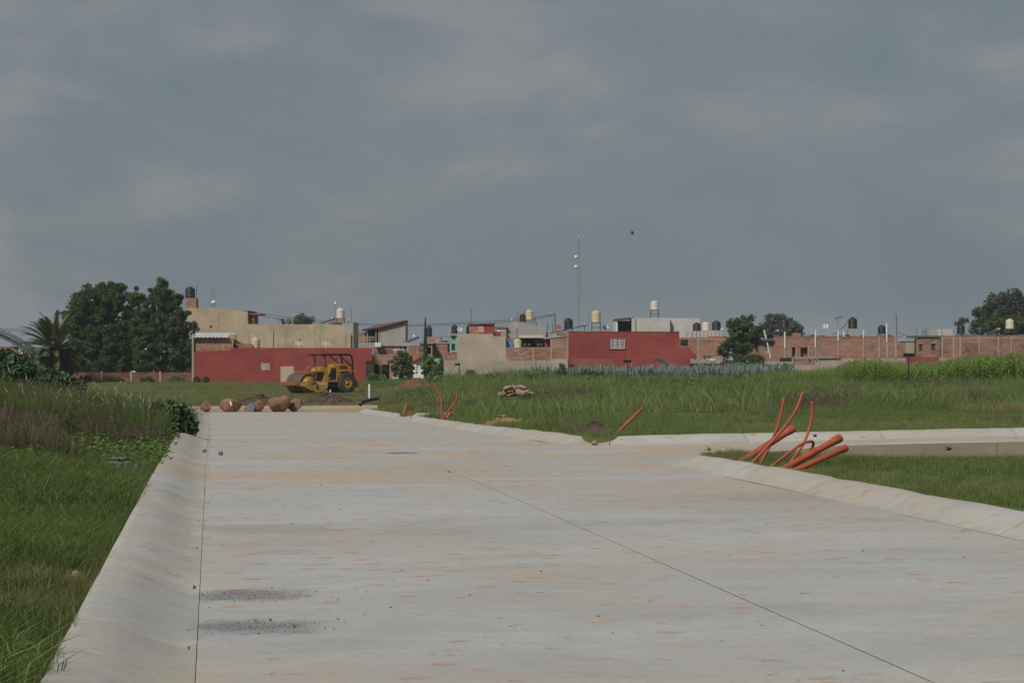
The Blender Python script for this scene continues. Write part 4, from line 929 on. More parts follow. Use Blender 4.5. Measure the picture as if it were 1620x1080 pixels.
cable('thin cable from the utility pole towards the cypress', [P(878, 497, 285), P(745, 509, 285), P(580, 512, 290), P(395, 493, 300)], .035, .25)
cable('second thin cable sagging over the middle roofs', [P(878, 499, 285), P(745, 511.5, 285), P(560, 513.5, 290), P(392, 496, 300)], .035, .3)
cable('pair of taut cables left of the palm, upper', [P(-60, 520, 310), P(90, 521, 310)], .04, .02)
cable('pair of taut cables left of the palm, lower', [P(-60, 523, 310), P(90, 523.5, 310)], .04, .02)
m = MB()
for i in range(4): m.bar(P(880.5 + i * 2.2, 521, 240), P(880.5 + i * 2.2, 514 + i * .8, 240), .12)
m.bar(P(880, 514, 240), P(888.5, 518, 240), .2); tag(rebase(m.build('roof_railing', M['tile'])), 'little orange railing below the utility pole', 'railing')
tank(892, 906.5, 503, 520, 232, 'tank_black', 'black tank with a white valve beside the slanted collector', stand=525)
collector(869, 527, 925, 514.5, 229, 'long silver tube heater slanting above the red house corner', 526)
pole_thing('tv_antenna', 'slim aerial between the mast and the cream stand tank', 'antenna', 893, 498, 521, 231, .07, 'galv', ant)
pole_thing('tv_antenna', 'spiky aerial just left of the cream tank on the red house', 'antenna', 931, 495, 524, 236, .05, 'galv', ant)
# radio mast
Y = 300; X = wx(915.5, Y); z0 = gz(X, Y); t = thing('radio_mast', 'tall guyed lattice radio mast with two white dishes', 'mast', (X, Y, z0)); z1 = wz(376, Y); m = MB(); q = .17
cs = [(q, 0), (-q * .5, q * .87), (-q * .5, -q * .87)]
for cx, cy in cs: m.tube([(X + cx, Y + cy, z0), (X + cx, Y + cy, z1 - 1.0), (X + cx * .2, Y + cy * .2, z1)], .038, 5)
z = z0; i = 0
while z < z1 - 1.4:
    for k in range(3): a = cs[k]; b = cs[(k + 1) % 3]; m.tube([(X + a[0], Y + a[1], z), (X + b[0], Y + b[1], z + .5)], .02, 4, False)
    z += .5
m.build('lattice', M['galv'], t); MB().tube([(X, Y, z1 - .1), (X, Y, wz(371, Y))], .05, 6).build('tip', M['white'], t)
for py in (406.5, 422): MB().lathe([(.05, 0), (.28, .06), (.3, .22), (.1, .34)], (X - .42, Y - .2, wz(py, Y)), 12, 'Y').build('dish', M['white'], t, smooth=True)
for ex, ey, zt in ((16, 3, 460), (-9, 9, 440), (9, -7, 430)): MB().tube([(X, Y, wz(zt, Y)), (X + ex * .55, Y + ey, wz(520, Y))], .010, 4).build('guy_wire', M['galv'], t)

# ---------------------------------------------------------------- red two-storey house
Y = 225; t = bld('red_house', 'red two-storey house end with one white-barred window', 990, Y)
pierced(t, 'wall', 'red', 900, 1074.6, 525, None, Y, .3, [(965.4, 988.2, 535.2, 551.2)]); box(t, 'body', 'red', 900.2, 1074.4, 525.4, None, Y, 9, .5)
poly(t, 'side_step', 'red', [(1074.7, None), (1074.7, 548.5), (1090.5, 548.5), (1103.5, 566), (1103.5, 567.5), (1092.5, 567.5), (1092.5, None)], Y, .35, .02)
window(t, 965.4, 988.2, 535.2, 551.2, Y, .1, 9, 4, 'frame', .06)
box(t, 'sill', 'red_old', 963.5, 990, 551.2, 552.4, Y, .2, -.12); rough(t, 'faded_panel', 'red_old', 901.5, 972, 567, 592, Y, -.032, .5)
box(t, 'coping', 'red_old', 899.6, 1075, 524.2, 525, Y, .5, -.06)
# the dark wing-like shape painted on the plaster
c = [(1023, 580.5), (1030, 574.4), (1036, 568.6), (1041, 566.8), (1048, 568.2), (1053, 572), (1057, 576), (1058.4, 580), (1053, 579), (1047.5, 575.5), (1043, 571), (1037, 570.2), (1031, 574.8)]
poly(t, 'painted_wing', 'steel', c, Y, .02, -.024)
tank(936, 950, 490, 510, Y, 'tank_beige', 'cream tank on the red house roof', stand=524.4, dy=2.5)
dish(957.5, 518.5, 229, 5.0, 'pale dish beside the cream tank on the red house', .2, 7)
Y = 262; t = bld('white_block_house', 'pale block house with a deep dark roof loggia', 1040, Y)
box(t, 'wall', 'pale', 1002, 1060, 502.5, None, Y, 8); box(t, 'wall', 'pale', 1060.1, 1107.5, 503, None, Y, 7, 1.0)
box(t, 'side_wall', 'white', 975, 977.2, 505, None, Y, 7, .2); box(t, 'loggia_back', 'grey', 977.3, 1001.9, 506, None, Y, .3, 5); box(t, 'loggia_floor', 'grey', 977.3, 1001.9, 526, None, Y, 4.9, .05)
poly(t, 'loggia_roof', 'darkgrey', [(974, 505.6), (974, 504), (1003, 501.4), (1003, 503.4)], Y, 7.5, -.2); box(t, 'pier', 'pale', 999, 1005, 503, None, Y, .3, -.25)
tank(1029, 1042, 475, 490, Y, 'tank_white', 'pinkish-cream tank on tall legs above the pale block house', stand=502.5, dy=3)
Y = 252; t = bld('tank_roof_house', 'low cement roof block lined with posts under three tanks', 1110, Y)
box(t, 'wall', 'pale', 1074, 1142, 523.4, None, Y, 6, .5)
for i in range(8): box(t, 'rib', 'grey', 1095 + i * 6, 1096.2 + i * 6, 523.6, 533.5, Y, .08, .4)
box(t, 'roof_slab', 'tile', 1121, 1151, 531.8, 534, Y, 2, -.2)
tank(1096, 1108.6, 510, 523.4, Y, 'tank_black', 'black tank left of the cream one above the cement roof block', dy=3)
tank(1110.2, 1123.6, 509, 522.8, Y, 'tank_white', 'cream tank between two black ones on the cement roof block', dy=3)
tank(1126.4, 1140.4, 507, 522.2, Y, 'tank_black', 'black tank right of the cream one above the cement roof block', dy=3)
dish(1142, 520.8, Y - 1, 2.0, 'little white dish at the end of the three tanks', -.3, 5); dish(1087, 528, Y - 2.5, 3.2, 'grey dish low on the cement roof block', .8, 6)
Y = 242; t = bld('brick_balcony_house', 'brick house with flowerpots over a dark shop opening', 1115, Y)
pierced(t, 'wall', 'brick', 1075, 1152, 533.6, 567.5, Y, .3, [(1076.5, 1088.6, 537, 547)]); box(t, 'inside', 'void', 1075.4, 1151, 534.5, 567.5, Y, .2, 1.2)
box(t, 'post', 'column', 1103, 1105.6, 533.2, 567.4, Y, .3, -.04); box(t, 'band', 'column', 1089, 1152, 536, 537.4, Y, .3, -.03)
box(t, 'floor_slab', 'column', 1090, 1146, 568.6, 574.6, Y, 3, -1.4); box(t, 'opening', 'void', 1093, 1127.6, 574.8, None, Y, .2, .4); box(t, 'post', 'column', 1109.4, 1111, 574.8, None, Y, .2, -.6); box(t, 'wall', 'pale', 1127.7, 1130, 574.8, None, Y, .3, -.5)
box(t, 'wall', 'brick2', 1130.1, 1152, 574.8, None, Y, .3, -.3); box(t, 'sign_board', 'dish', 1120, 1130, 566.5, 571, Y, .06, -1.5)
for i, (px, pl) in enumerate(((1098, 1), (1113, 1), (1121, 1), (1131, 0), (1136.5, 0), (1107, 0))):
    X = wx(px, Y); tt = thing('flower_pot', ('planted pot' if pl else 'empty pale pot') + ' on the balcony ledge, %s' % ('beside the white board' if px in (1121,) else 'by the red wall' if px == 1098 else 'next to the cement post' if px == 1107 else 'between two others' if px == 1113 else 'past the white board' if px == 1131 else 'at the ledge end'), 'pot', (X, Y - 1.1, wz(568.6, Y)), 'balcony pots')
    MB().lathe([(.10, 0), (.15, .25), (.17, .27), (.17, .31), (.13, .31)], (0, 0, 0), 10).build('pot', M['white' if not pl else 'tile'], tt, smooth=True, local=True)
    if pl: vv, qq = leafy(60, .28, .4, .09, 90 + i); np_mesh('plant', vv + np.array([X, Y - 1.1, wz(568.6, Y) + .25]), 4, qq, G6, tt)

# ---------------------------------------------------------------- long brick house with bare columns
Y = 240; t = bld('brick_columns_house', 'long unfinished brick house with tall bare columns', 1320, Y)
pierced(t, 'wall', 'brick', 1224, 1417.5, 533.5, 566.5, Y, .3, [(1253, 1259, 549, 563.8), (1266.5, 1277.6, 549.5, 566.3)]); box(t, 'niche', 'brick2', 1250, 1280, 546, 566.5, Y, .2, .7); box(t, 'body', 'brick2', 1225, 1417, 534.5, 566.5, Y, 7, 1.0)
box(t, 'wing', 'brick2', 1187, 1201, 540, None, Y, 3, 1.2); pierced(t, 'wall', 'brick', 1201.2, 1223.8, 539.5, None, Y, .3, [(1210, 1217.5, 547, 557)], .2); box(t, 'inside', 'void', 1201.6, 1223.4, 540, None, Y, .2, 1.0)
window(t, 1210, 1217.5, 547, 557, Y, .15, 3, 1, 'frame', .06, .2); box(t, 'roof_slab', 'darkgrey', 1190, 1224, 536, 539, Y, 3.5, -.4)
box(t, 'band', 'brick2', 1224.2, 1417.4, 531.6, 533.4, Y, .35, -.05); box(t, 'ledge', 'column', 1255, 1320, 564.4, 566.4, Y, .5, -.25)
box(t, 'base_wall', 'render2', 1296, 1432, 566.6, None, Y, .4, -.02); box(t, 'base_brick', 'brick', 1255, 1289, 568, 577, Y, .3, -.05); box(t, 'base_wall', 'render2', 1253, 1295.8, 577.2, None, Y, .4, -.03); box(t, 'post', 'column', 1289.2, 1293, 566.6, 580, Y, .4, -.06)
box(t, 'low_wall', 'grey', 1209, 1252.8, 572, None, Y, .4, -.3); box(t, 'doorway', 'void', 1233.5, 1252.5, 566, 575, Y, .2, -.1); box(t, 'fence_wall', 'brick2', 1201.2, 1233, 567, 574, Y, .2, -.1)
for x, yt, yb, lean in ((1219.5, 521, 566, -1.1), (1241.8, 524.5, 551, 0), (1290.2, 522, 549, 0), (1326.2, 522, 539, 0), (1366.4, 522, 534, 0), (1403, 511, 541, 0), (1335, 524.5, 533, 0)):
    pts = [P(x, yb, Y - .12), P(x, yt, Y - .12) + Vector((lean * .8, 0, 0))]
    MB().tube(pts, .095, 8).build('column_tube', M['white'], t)
for x, yt in ((1240.5, 551.2), (1258.6, 549), (1278, 547), (1289.4, 549.2), (1325, 539.2), (1364.6, 534.2), (1389.8, 531), (1402.4, 541.2), (1415.4, 531)): box(t, 'column', 'column', x, x + 2.6, yt, 566.3, Y, .25, -.1)
for a, b in ((1277, 1281), (1288, 1294.5), (1317, 1331), (1366, 1370)): poly(t, 'red_paint_mark', 'red', [(a, 566.2), (b, 566.2), (b - .8, 568.6), ((a + b) / 2, 569.6), (a + 1, 568)], Y, .03, -.34 if a < 1290 else -.06)
m = MB(); rr = random.Random(8)
for i in range(22): x = rr.uniform(1270, 1410); m.box(wx(x, Y), wx(x + rr.uniform(2, 7), Y), Y + .5, Y + 1.2, wz(531.8, Y), wz(531.8 - rr.uniform(.8, 3.2), Y))
m.build('loose_bricks', M['brick2'], t)
tank(1233.4, 1248, 503.4, 518.4, 252, 'tank_black', 'black tank high on a brick prop before the hazy trees', stand=530)
tank(1225.4, 1232.6, 512, 525, 256, 'tank_black', 'smaller black tank partly behind the high one', stand=533)
dish(1305.5, 516.4, 246, 4.6, 'blue-white dish between two bare columns', .1, 8)
collector(1213, 530, 1231, 524, 246, 'dark panel heater below the high black tank', 533); box(bld('brick_prop', 'red brick prop block on the long brick house', 1262, 246, cat='block'), 'bricks', 'brick', 1256, 1267, 526.5, 534, 246, 2)
def lamp(t, X, z0, z1):
    y = t.location.y; MB().tube([(X, y, z1), (X + .1, y, z1 + .35), (X + .45, y, z1 + .5), (X + .8, y, z1 + .25)], .06, 6).tube([(X + .05, y, z1 + .2), (X - .35, y, z1 + .25), (X - .5, y, z1 + .05)], .06, 6).build('arms', M['steel'], t)
pole_thing('street_lamp', 'dark twin-armed lamp with drooping heads above the bare columns', 'street lamp', 1325.5, 505.5, None, 300, .09, 'galv', lamp)
tank(1342, 1356, 501.6, 519.6, 250, 'tank_black', 'black tank on a white prop beside the drooping lamp', dy=1); box(bld('tank_prop', 'white block prop under a black tank', 1348, 250, cat='block'), 'block', 'grey', 1343, 1353.5, 519.7, 533, 250, 1.4, .4)
tank(1389, 1401, 514, 527.6, 250, 'tank_black', 'squat black tank left of the tallest white column', stand=533)
cable('slack black cable down from the drooping lamp', [P(1342, 508, 262), P(1316, 529, 262)], .04, .3)
def up2(t, X, z0, z1): y = t.location.y; MB().bar((X - .5, y, z1 - 3.2), (X + .7, y, z1 - 3.2), .12).build('crossarm', M['wood'], t)
pole_thing('utility_pole', 'thin leaning pole in the gap between the brick houses', 'pole', 1420, 498, None, 275, .18, 'wood', up2, lean=-.2)
cable('low cable in the gap between the brick houses', [P(1419, 525, 275), P(1450, 532, 275), P(1700, 534, 280)], .035, .2)
for px in (1450, 1466, 1489): pole_thing('antenna_rod', {1450: 'hair-thin rod on the left corner of the windowed brick house', 1466: 'hair-thin rod between the two small windows', 1489: 'hair-thin rod over the first post of the brick row'}[px], 'antenna', px, 517, 532, 246, .05, 'steel')
Y = 246; t = bld('brick_link_house', 'low brick and cement link between two brick houses', 1434, Y)
box(t, 'brick_panel', 'brick', 1417.6, 1432, 541.5, None, Y, 3); box(t, 'cement_panel', 'render', 1432.1, 1450, 540, None, Y, 3, .03); box(t, 'coping', 'column', 1417.6, 1450.5, 539, 540, Y, 3.2, -.08)
box(bld('red_low_wall', 'short strip of dark red wall behind the corn', 1458, 236, cat='wall'), 'wall', 'red', 1434, 1483, 565, None, 236, .3)
Y = 244; t = bld('brick_row_house', 'wide brick house with two small windows and cement posts', 1540, Y)
pierced(t, 'front_wall', 'brick2', 1450.2, 1488, 533.5, None, Y, .3, [(1455, 1460.2, 543.5, 555), (1474.4, 1480.4, 543, 554.4)], .3); box(t, 'inside', 'void', 1450.6, 1487.6, 535, None, Y, .2, 1.3)
box(t, 'roof_slab', 'darkgrey', 1449.6, 1488, 530.6, 533.4, Y, 6, .1); 
for a, b, c, d in ((1455, 1460.2, 543.5, 555), (1474.4, 1480.4, 543, 554.4)): window(t, a, b, c, d, Y, .2, 2, 1, 'steel', .04, .3); box(t, 'lintel', 'column', a - 2, b + 2, c - 1.8, c, Y, .1, .22)
pn = [1490.6, 1508.4, 1519, 1549, 1579.4, 1599.6, 1640, 1700]
for a, b in zip(pn[:-1], pn[1:]): box(t, 'brick_panel', 'brick2', a + 1.3, b - 1.3, 535.4, None, Y, .3)
for a in pn[:-1]: box(t, 'post', 'column', a - 1.2, a + 1.2, 532, None, Y, .4, -.06)
box(t, 'beam', 'column', 1489, 1700, 534, 535.3, Y, .35, -.02); box(t, 'parapet', 'brick2', 1488.2, 1700, 530.6, 533.9, Y, .35, .02); box(t, 'base_wall', 'render2', 1484, 1520, 566, None, Y, .3, -.5)
box(t, 'body', 'brick2', 1489, 1700, 535, None, Y, 8, .4)
box(t, 'roof_room', 'grey', 1473, 1490, 520.4, 530.5, Y, 3, 2.5); box(t, 'roof_room', 'pale', 1490.1, 1513.6, 520, 530.5, Y, 3, 2.4)
tank(1514, 1526.4, 513, 527, Y, 'tank_black', 'black tank before the tufted tree on the brick row', dy=3, stand=530.6)
tank(1591, 1604, 504, 520, Y, 'tank_white', 'cream tank on legs before the dark trees', dy=3, stand=530.6)
collector(1559, 529.6, 1581, 521.5, Y + 2, 'blue panel heater on the brick row roof', 531)
rr = random.Random(11); m = MB()
for i in range(16): x = rr.uniform(1530, 1640); m.box(wx(x, Y), wx(x + rr.uniform(2, 5), Y), Y + 1.5, Y + 2.2, wz(530.6, Y), wz(530.6 - rr.uniform(.8, 2.6), Y))
m.build('loose_bricks', M['brick2'], t)
# ---------------------------------------------------------------- road roller
def paintmat(name, c, rust=(0.16, 0.07, 0.03), amt=.6):
    k = NT(name); v = k.objc(); n = k.noise(v, 2.2, 6, .7); n2 = k.noise(k.mapping(v, (6, 6, 1.2)), 1.0, 5, .7)
    col = k.mix(mul(c, .85), mul(c, 1.1), k.ramp(k.noise(v, 1.0, 3), .3, .7))
    f = k.math('MULTIPLY', k.math('MAXIMUM', k.ramp(n, .54, .68), k.ramp(n2, .6, .76)), amt); col = k.mix(col, rust, f)
    k.bump(n, .15, .01); return k.fin(col, k.math('ADD', k.math('MULTIPLY', f, .4), .5), 0, .4)
M['yellow'] = paintmat('machine_yellow', (0.42, 0.245, 0.035)); M['orange'] = paintmat('rusty_orange', (0.36, 0.125, 0.030), (0.10, 0.045, 0.025), .8)
M['drum'] = paintmat('rusty_drum_steel', (0.125, 0.080, 0.066), (0.09, 0.05, 0.038), .8); M['tyre'] = plain('dusty_tyre', (0.060, 0.045, 0.036), .95, .4, 3, bump=.5)
M['seat'] = plain('torn_black_vinyl', (0.012, 0.012, 0.013), .5); M['foam'] = plain('seat_foam', (0.55, 0.42, 0.33), .9)
M['rops'] = plain('black_roll_bar', (0.014, 0.014, 0.016), .45)
RY = 146.0; RX = wx(508, RY); RZ = gz(RX, RY)
rol = thing('road_roller', 'yellow road roller with a rusty drum and black roll frame', 'road roller', (RX, RY, RZ), rotz=math.radians(180 + 36))
def rb(m, name, mat, par=None, smooth=False): return m.build(name, M[mat], par or rol, smooth, local=True)
# drum and its yoke
dx, dr = 1.70, .78
dm = rb(MB().lathe([(dr - .02, -1.05), (dr, -1.03), (dr, 1.03), (dr - .02, 1.05), (dr - .10, 1.05), (dr - .10, -1.05), (dr - .02, -1.05)], (dx, 0, dr), 48, 'Y', False), 'drum', 'drum', smooth=False)
for p in dm.data.polygons: p.use_smooth = abs(p.normal.y) < .3
rb(MB().lathe([(dr - .12, .92), (dr - .12, .98), (.30, 1.0), (.28, 1.08), (.14, 1.09)], (dx, 0, dr), 32, 'Y'), 'drum_head', 'yellow', dm, True)
rb(MB().lathe([(.14, -1.09), (.28, -1.08), (.30, -1.0), (dr - .12, -.98), (dr - .12, -.92)], (dx, 0, dr), 32, 'Y'), 'drum_head', 'yellow', dm, True)
for i in range(8):
    a = i * math.pi / 4; rb(MB().lathe([(.03, 1.06), (.03, 1.11)], (dx + .21 * math.cos(a), 0, dr + .21 * math.sin(a)), 6, 'Y'), 'bolt', 'galv', dm)
side = [(.15, .42), (.15, .92), (.55, .95), (2.55, .90), (2.62, .86), (2.62, .58), (2.2, .52), (1.55, .24), (.75, .22)]
for sy in (1.12, -1.22): rb(MB().prism(side, sy, sy + .10), 'side_frame', 'yellow')
rb(MB().box(2.60, 2.84, -1.22, 1.22, .60, .88), 'front_beam', 'orange'); rb(MB().box(2.845, 2.865, -1.15, 1.15, .80, .87), 'scraper', 'orange'); rb(MB().box(2.845, 2.86, -1.15, 1.15, .60, .70), 'scraper', 'drum')
rb(MB().box(.02, .14, -1.1, 1.1, .40, .92), 'rear_beam', 'yellow'); rb(MB().tube([(1.25, 1.24, .86), (1.05, 1.25, .58), (1.12, 1.25, .40)], .05, 6), 'hose', 'black')
rb(MB().lathe([(.13, 1.221), (.13, 1.27), (.06, 1.28)], (1.5, 0, .88), 12, 'Y'), 'axle_cap', 'galv')
rb(MB().box(-.02, 1.9, -.95, .95, 1.62, 1.66), 'platform_plate', 'yellow')
# console and operator's place
rb(MB().prism([(-.15, .90), (-.05, 1.62), (.05, 2.0), (.20, 2.02), (.55, 1.96), (.75, 1.80), (.75, 1.70), (.22, 1.67), (.28, .90)], -.25, .95), 'console', 'yellow')
rb(MB().prism([(.58, 1.97), (.66, 1.86), (.30, 2.02), (.30, 2.06)], -.1, .8), 'dashboard', 'orange')
rb(MB().tube([(-.05, .35, 1.9), (-.22, .35, 2.1)], .025, 6), 'steering_column', 'black')
st_w = MB(); pts = [(-.22 + .06 * math.sin(a), .35 + .2 * math.cos(a), 2.1 + .17 * math.sin(a)) for a in np.linspace(0, 2 * math.pi, 17)]; rb(st_w.tube(pts, .02, 6), 'steering_wheel', 'black', None, True)
rb(MB().lathe([(.09, .0), (.11, .03), (.11, .12), (.05, .15)], (.8, .7, 1.95), 10, 'X'), 'headlight', 'galv'); rb(MB().lathe([(.09, .0), (.11, .03), (.11, .12), (.05, .15)], (.8, -.5, 1.95), 10, 'X'), 'headlight', 'galv')
rb(MB().box(-1.25, -.15, -.95, 1.0, .88, .96), 'floor_plate', 'yellow'); rb(MB().box(-1.15, -.16, -.9, .9, .45, .88), 'articulation', 'black')
seat = rb(MB().prism([(-.30, 1.28), (-.30, 1.38), (-.75, 1.42), (-.92, 1.95), (-1.05, 1.95), (-1.0, 1.28)], -.05, .6), 'seat', 'seat')
rb(MB().box(-.55, -.28, .61, .66, 1.05, 1.30).box(-.85, -.4, .45, .66, .965, 1.04), 'torn_foam', 'foam', seat)
rb(MB().tube([(-.45, .75, .96), (-.35, .8, 1.5)], .02, 6), 'lever', 'black'); rb(MB().tube([(-.55, .78, .96), (-.5, .82, 1.4)], .02, 6), 'lever', 'black')
# engine housing
hood = rb(MB().prism([(-1.02, .96), (-1.02, 1.5), (-.95, 2.12), (-1.15, 2.30), (-2.1, 2.22), (-2.12, 1.72), (-2.1, 1.3), (-2.2, .9), (-1.6, .6), (-1.1, .7)], -.72, .72), 'engine_cover', 'yellow')
rb(MB().box(-2.35, -1.15, .73, 1.08, 1.68, 1.74), 'fender', 'yellow', hood); rb(MB().box(-2.35, -1.15, -1.08, -.73, 1.68, 1.74), 'fender', 'yellow', hood)
for i in range(6): rb(MB().box(-1.9 + i * .12, -1.83 + i * .12, .721, .735, 1.85, 2.12), 'vent_slot', 'black', hood)
rb(MB().prism([(-1.2, 1.72), (-1.05, 1.72), (-1.35, .96), (-1.75, .96)], .722, .80), 'side_panel', 'yellow', hood)
rb(MB().tube([(-1.6, -.45, 2.2), (-1.6, -.45, 2.75), (-1.7, -.45, 2.82)], .05, 8), 'exhaust', 'drum')
rb(MB().prism([(-2.2, .55), (-2.2, 1.0), (-2.35, 1.06), (-2.78, 1.0), (-2.84, .62), (-2.6, .50)], -1.0, 1.0), 'counterweight', 'orange')
rb(MB().tube([(-2.55, .8, 1.02), (-2.55, .8, 1.25)], .025, 6), 'tow_pin', 'galv')
# tyres
for sy in (1, -1):
    c = (-1.72, 0, .80); w0 = .62 * sy; w1 = 1.14 * sy; md = (w0 + w1) / 2; hw = abs(w1 - w0) / 2
    pr = [(.36, md - hw * .8), (.62, md - hw), (.74, md - hw * .9), (.80, md - hw * .5), (.81, md), (.80, md + hw * .5), (.74, md + hw * .9), (.62, md + hw), (.36, md + hw * .8)]
    wh = thing('wheel', None, None); wh.parent = rol; del ORIG[wh.name]
    rb(MB().lathe(pr, c, 40, 'Y', False), 'tyre', 'tyre', wh, True)
    for k in range(18):
        a = 2 * math.pi * k / 18
        for zs in (-1, 1):
            p0 = Vector((c[0] + .80 * math.cos(a), md, c[2] + .80 * math.sin(a))); a2 = a + .12; p1 = Vector((c[0] + .77 * math.cos(a2), md + zs * hw * .85, c[2] + .77 * math.sin(a2)))
            rb(MB().bar(p0, p1, .055), 'tread_lug', 'tyre', wh)
    o = md + hw * .55 * sy; rb(MB().lathe([(.38, md - hw * .7), (.40, md + sy * hw * .82), (.33, md + sy * hw * .80), (.30, md + sy * hw * .4), (.17, md + sy * hw * .45), (.15, md + sy * hw * .75), (.05, md + sy * hw * .78)], c, 28, 'Y'), 'rim', 'yellow', wh, True)
    for k in range(8): a = 2 * math.pi * k / 8; rb(MB().lathe([(.022, md + sy * hw * .42), (.022, md + sy * hw * .52)], (c[0] + .24 * math.cos(a), 0, c[2] + .24 * math.sin(a)), 6, 'Y'), 'wheel_nut', 'galv', wh)
# roll-over frame
zt = 2.96
for sy in (.78, -.78):
    fr = [(.62, sy, zt - .02), (.3, sy, zt), (-1.9, sy, zt + .03), (-2.1, sy, zt + .0), (-2.24, sy, zt - .12), (-2.32, sy, zt - .35), (-2.36, sy, zt - .7), (-2.38, sy, .95)]
    rb(MB().tube(fr, .072, 10), 'roll_bar', 'rops', None, True)
    rb(MB().tube([(.10, sy, .95), (.12, sy, zt - .05)], .065, 10), 'post', 'rops', None, True); rb(MB().tube([(-1.15, sy, zt), (-2.34, sy, zt - .95)], .05, 8), 'brace', 'rops', None, True)
    rb(MB().tube([(.12, sy, zt - .25), (.36, sy, zt - .03)], .035, 6), 'gusset', 'rops')
for x, z in ((.55, zt - .02), (-.4, zt), (-1.2, zt + .01), (-2.1, zt)): rb(MB().tube([(x, -.78, z), (x, .78, z)], .055, 8), 'cross_bar', 'rops', None, True)
def lettering(body, size, at, name):
    cu = bpy.data.curves.new('lettering', 'FONT'); cu.body = body; cu.size = size; cu.extrude = .004; cu.offset = .008
    o = bpy.data.objects.new('lettering', cu); COL.objects.link(o); bpy.context.view_layer.update()
    me = bpy.data.meshes.new_from_object(o.evaluated_get(bpy.context.evaluated_depsgraph_get())); bpy.data.objects.remove(o)
    ob = bpy.data.objects.new(name, me); COL.objects.link(ob); me.materials.clear(); me.materials.append(M['paint_white']); ob.parent = rol
    ob.matrix_local = Matrix(((-1, 0, 0, at[0]), (0, 0, 1, at[1]), (0, 1, 0, at[2]), (0, 0, 0, 1))); return ob
tag(lettering('CA 25', .20, (2.48, 1.228, .66), 'lettering'), 'white model number'); tag(lettering('DYNAPAC', .23, (1.18, 1.228, .66), 'lettering'), 'white maker lettering')

# ---------------------------------------------------------------- orange conduits
k = NT('orange_conduit'); v_ = k.pos(); nn_ = k.noise(v_, 3.0, 5, .65); cc_ = k.mix((0.29, 0.058, 0.026), (0.39, 0.092, 0.042), k.ramp(nn_, .3, .7))
cc_ = k.mix(cc_, (0.22, 0.12, 0.075), k.ramp(k.noise(v_, 9.0, 5, .7), .55, .8, 0, .5)); M['conduit'] = k.fin(cc_, .55, 0, .4)
def smooth_path(pts, n=10):
    pts = [Vector(p) for p in pts]; out = []
    ext = [pts[0] * 2 - pts[1]] + pts + [pts[-1] * 2 - pts[-2]]
    for i in range(1, len(ext) - 2):
        a, b, c, d = ext[i - 1:i + 3]
        for j in range(n):
            u = j / n; out.append(0.5 * ((2 * b) + (c - a) * u + (2 * a - 5 * b + 4 * c - d) * u * u + (3 * b - a - 3 * c + d) * u ** 3))
    out.append(pts[-1]); return out
def pipe(label, pts, r, ribs=0.0, cap=None, group='orange conduits by the pavement', n=12, mat='conduit', name='conduit_pipe'):
    path = smooth_path(pts, 14 if len(pts) > 2 else 24); rs = [r] * len(path)
    if ribs:                                   # corrugated: resample to ring pitch
        L_ = 0; q = [path[0]]; out = []
        d = [0]
        for a, b in zip(path[:-1], path[1:]): d.append(d[-1] + (b - a).length)
        m_ = int(d[-1] / (ribs / 2)); out = []
        for i in range(m_ + 1):
            x = d[-1] * i / m_; j = min(max(int(np.searchsorted(d, x)), 1), len(path) - 1); u = (x - d[j - 1]) / max(1e-6, d[j] - d[j - 1]); out.append(path[j - 1].lerp(path[j], u))
        path = out; rs = [r * (1.0 if i % 2 else .90) for i in range(len(path))]
    m = MB().tube(path, rs, n, False); e = path[-1]; dr_ = (path[-1] - path[-2]).normalized()
    m.tube([e, e - dr_ * r * 1.2], [rs[-1] * .86, rs[-1] * .80], n, True)          # hollow mouth
    o = m.build(name, M[mat], smooth=True); tag(o, label, 'pipe', group); rebase(o)
    if cap:
        e0 = e - dr_ * cap * .75; c = MB().tube([e0, e0 + dr_ * .012, e0 + dr_ * .03, e0 + dr_ * cap * .42, e0 + dr_ * cap * .46, e0 + dr_ * (cap - .01), e0 + dr_ * cap, e0 + dr_ * cap * .8],
                                                [r * 1.02, r * 1.14, r * 1.16, r * 1.16, r * 1.28, r * 1.28, r * 1.16, r * 1.0], 16, False)
        c.tube([e0 + dr_ * cap * .82, e0 + dr_ * cap * .80], [r * 1.05, r * .2], 16, True); c.build('coupling', M['conduit'], o)
    return o
yb = 27.6
def Q(px, py, Y=yb): return P(px, py, Y)
pipe('thick orange pipe with a flared end leaning alone in front', [Q(1156, 741, 29.3), Q(1170, 732, 29.3), Q(1252, 679, 29.8)], .052, 0, .15)
pipe('thin orange conduit rising almost upright behind the thick pipe', [Q(1186, 760, 28.4), Q(1203, 733, 28.4), Q(1226, 686, 28.4), Q(1236, 652, 28.4), Q(1241, 627, 28.4)], .024, .03)
pipe('thin orange conduit bowing highest of the bundle', [Q(1170, 758, 28.1), Q(1190, 732, 28.1), Q(1234, 684, 28.2), Q(1258, 651, 28.2), Q(1270, 621, 28.3)], .024, .03)
pipe('thin orange conduit with a pinched tip standing apart', [Q(1225, 762, 28.0), Q(1245, 737, 28.0), Q(1270, 703, 28.1), Q(1283, 667, 28.2), Q(1285, 636, 28.2)], .022, .03, .05)
pipe('thin orange conduit bent over into a loop', [Q(1200, 756, 27.5), Q(1220, 738, 27.6), Q(1262, 706, 27.8), Q(1278, 698.5, 27.9), Q(1286, 699, 28.0), Q(1284, 708, 28.1), Q(1262, 728, 28.1), Q(1245, 748, 28.1)], .022, .03)
pipe('thick orange pipe with a wide socket above its twin', [Q(1215, 754, 27.3), Q(1240, 741, 27.3), Q(1326, 694, 27.8)], .050, 0, .19)
pipe('thick orange pipe with a narrow socket, lower of the pair', [Q(1232, 756, 26.9), Q(1256, 745, 26.9), Q(1336, 709, 27.5)], .043, 0, .15)
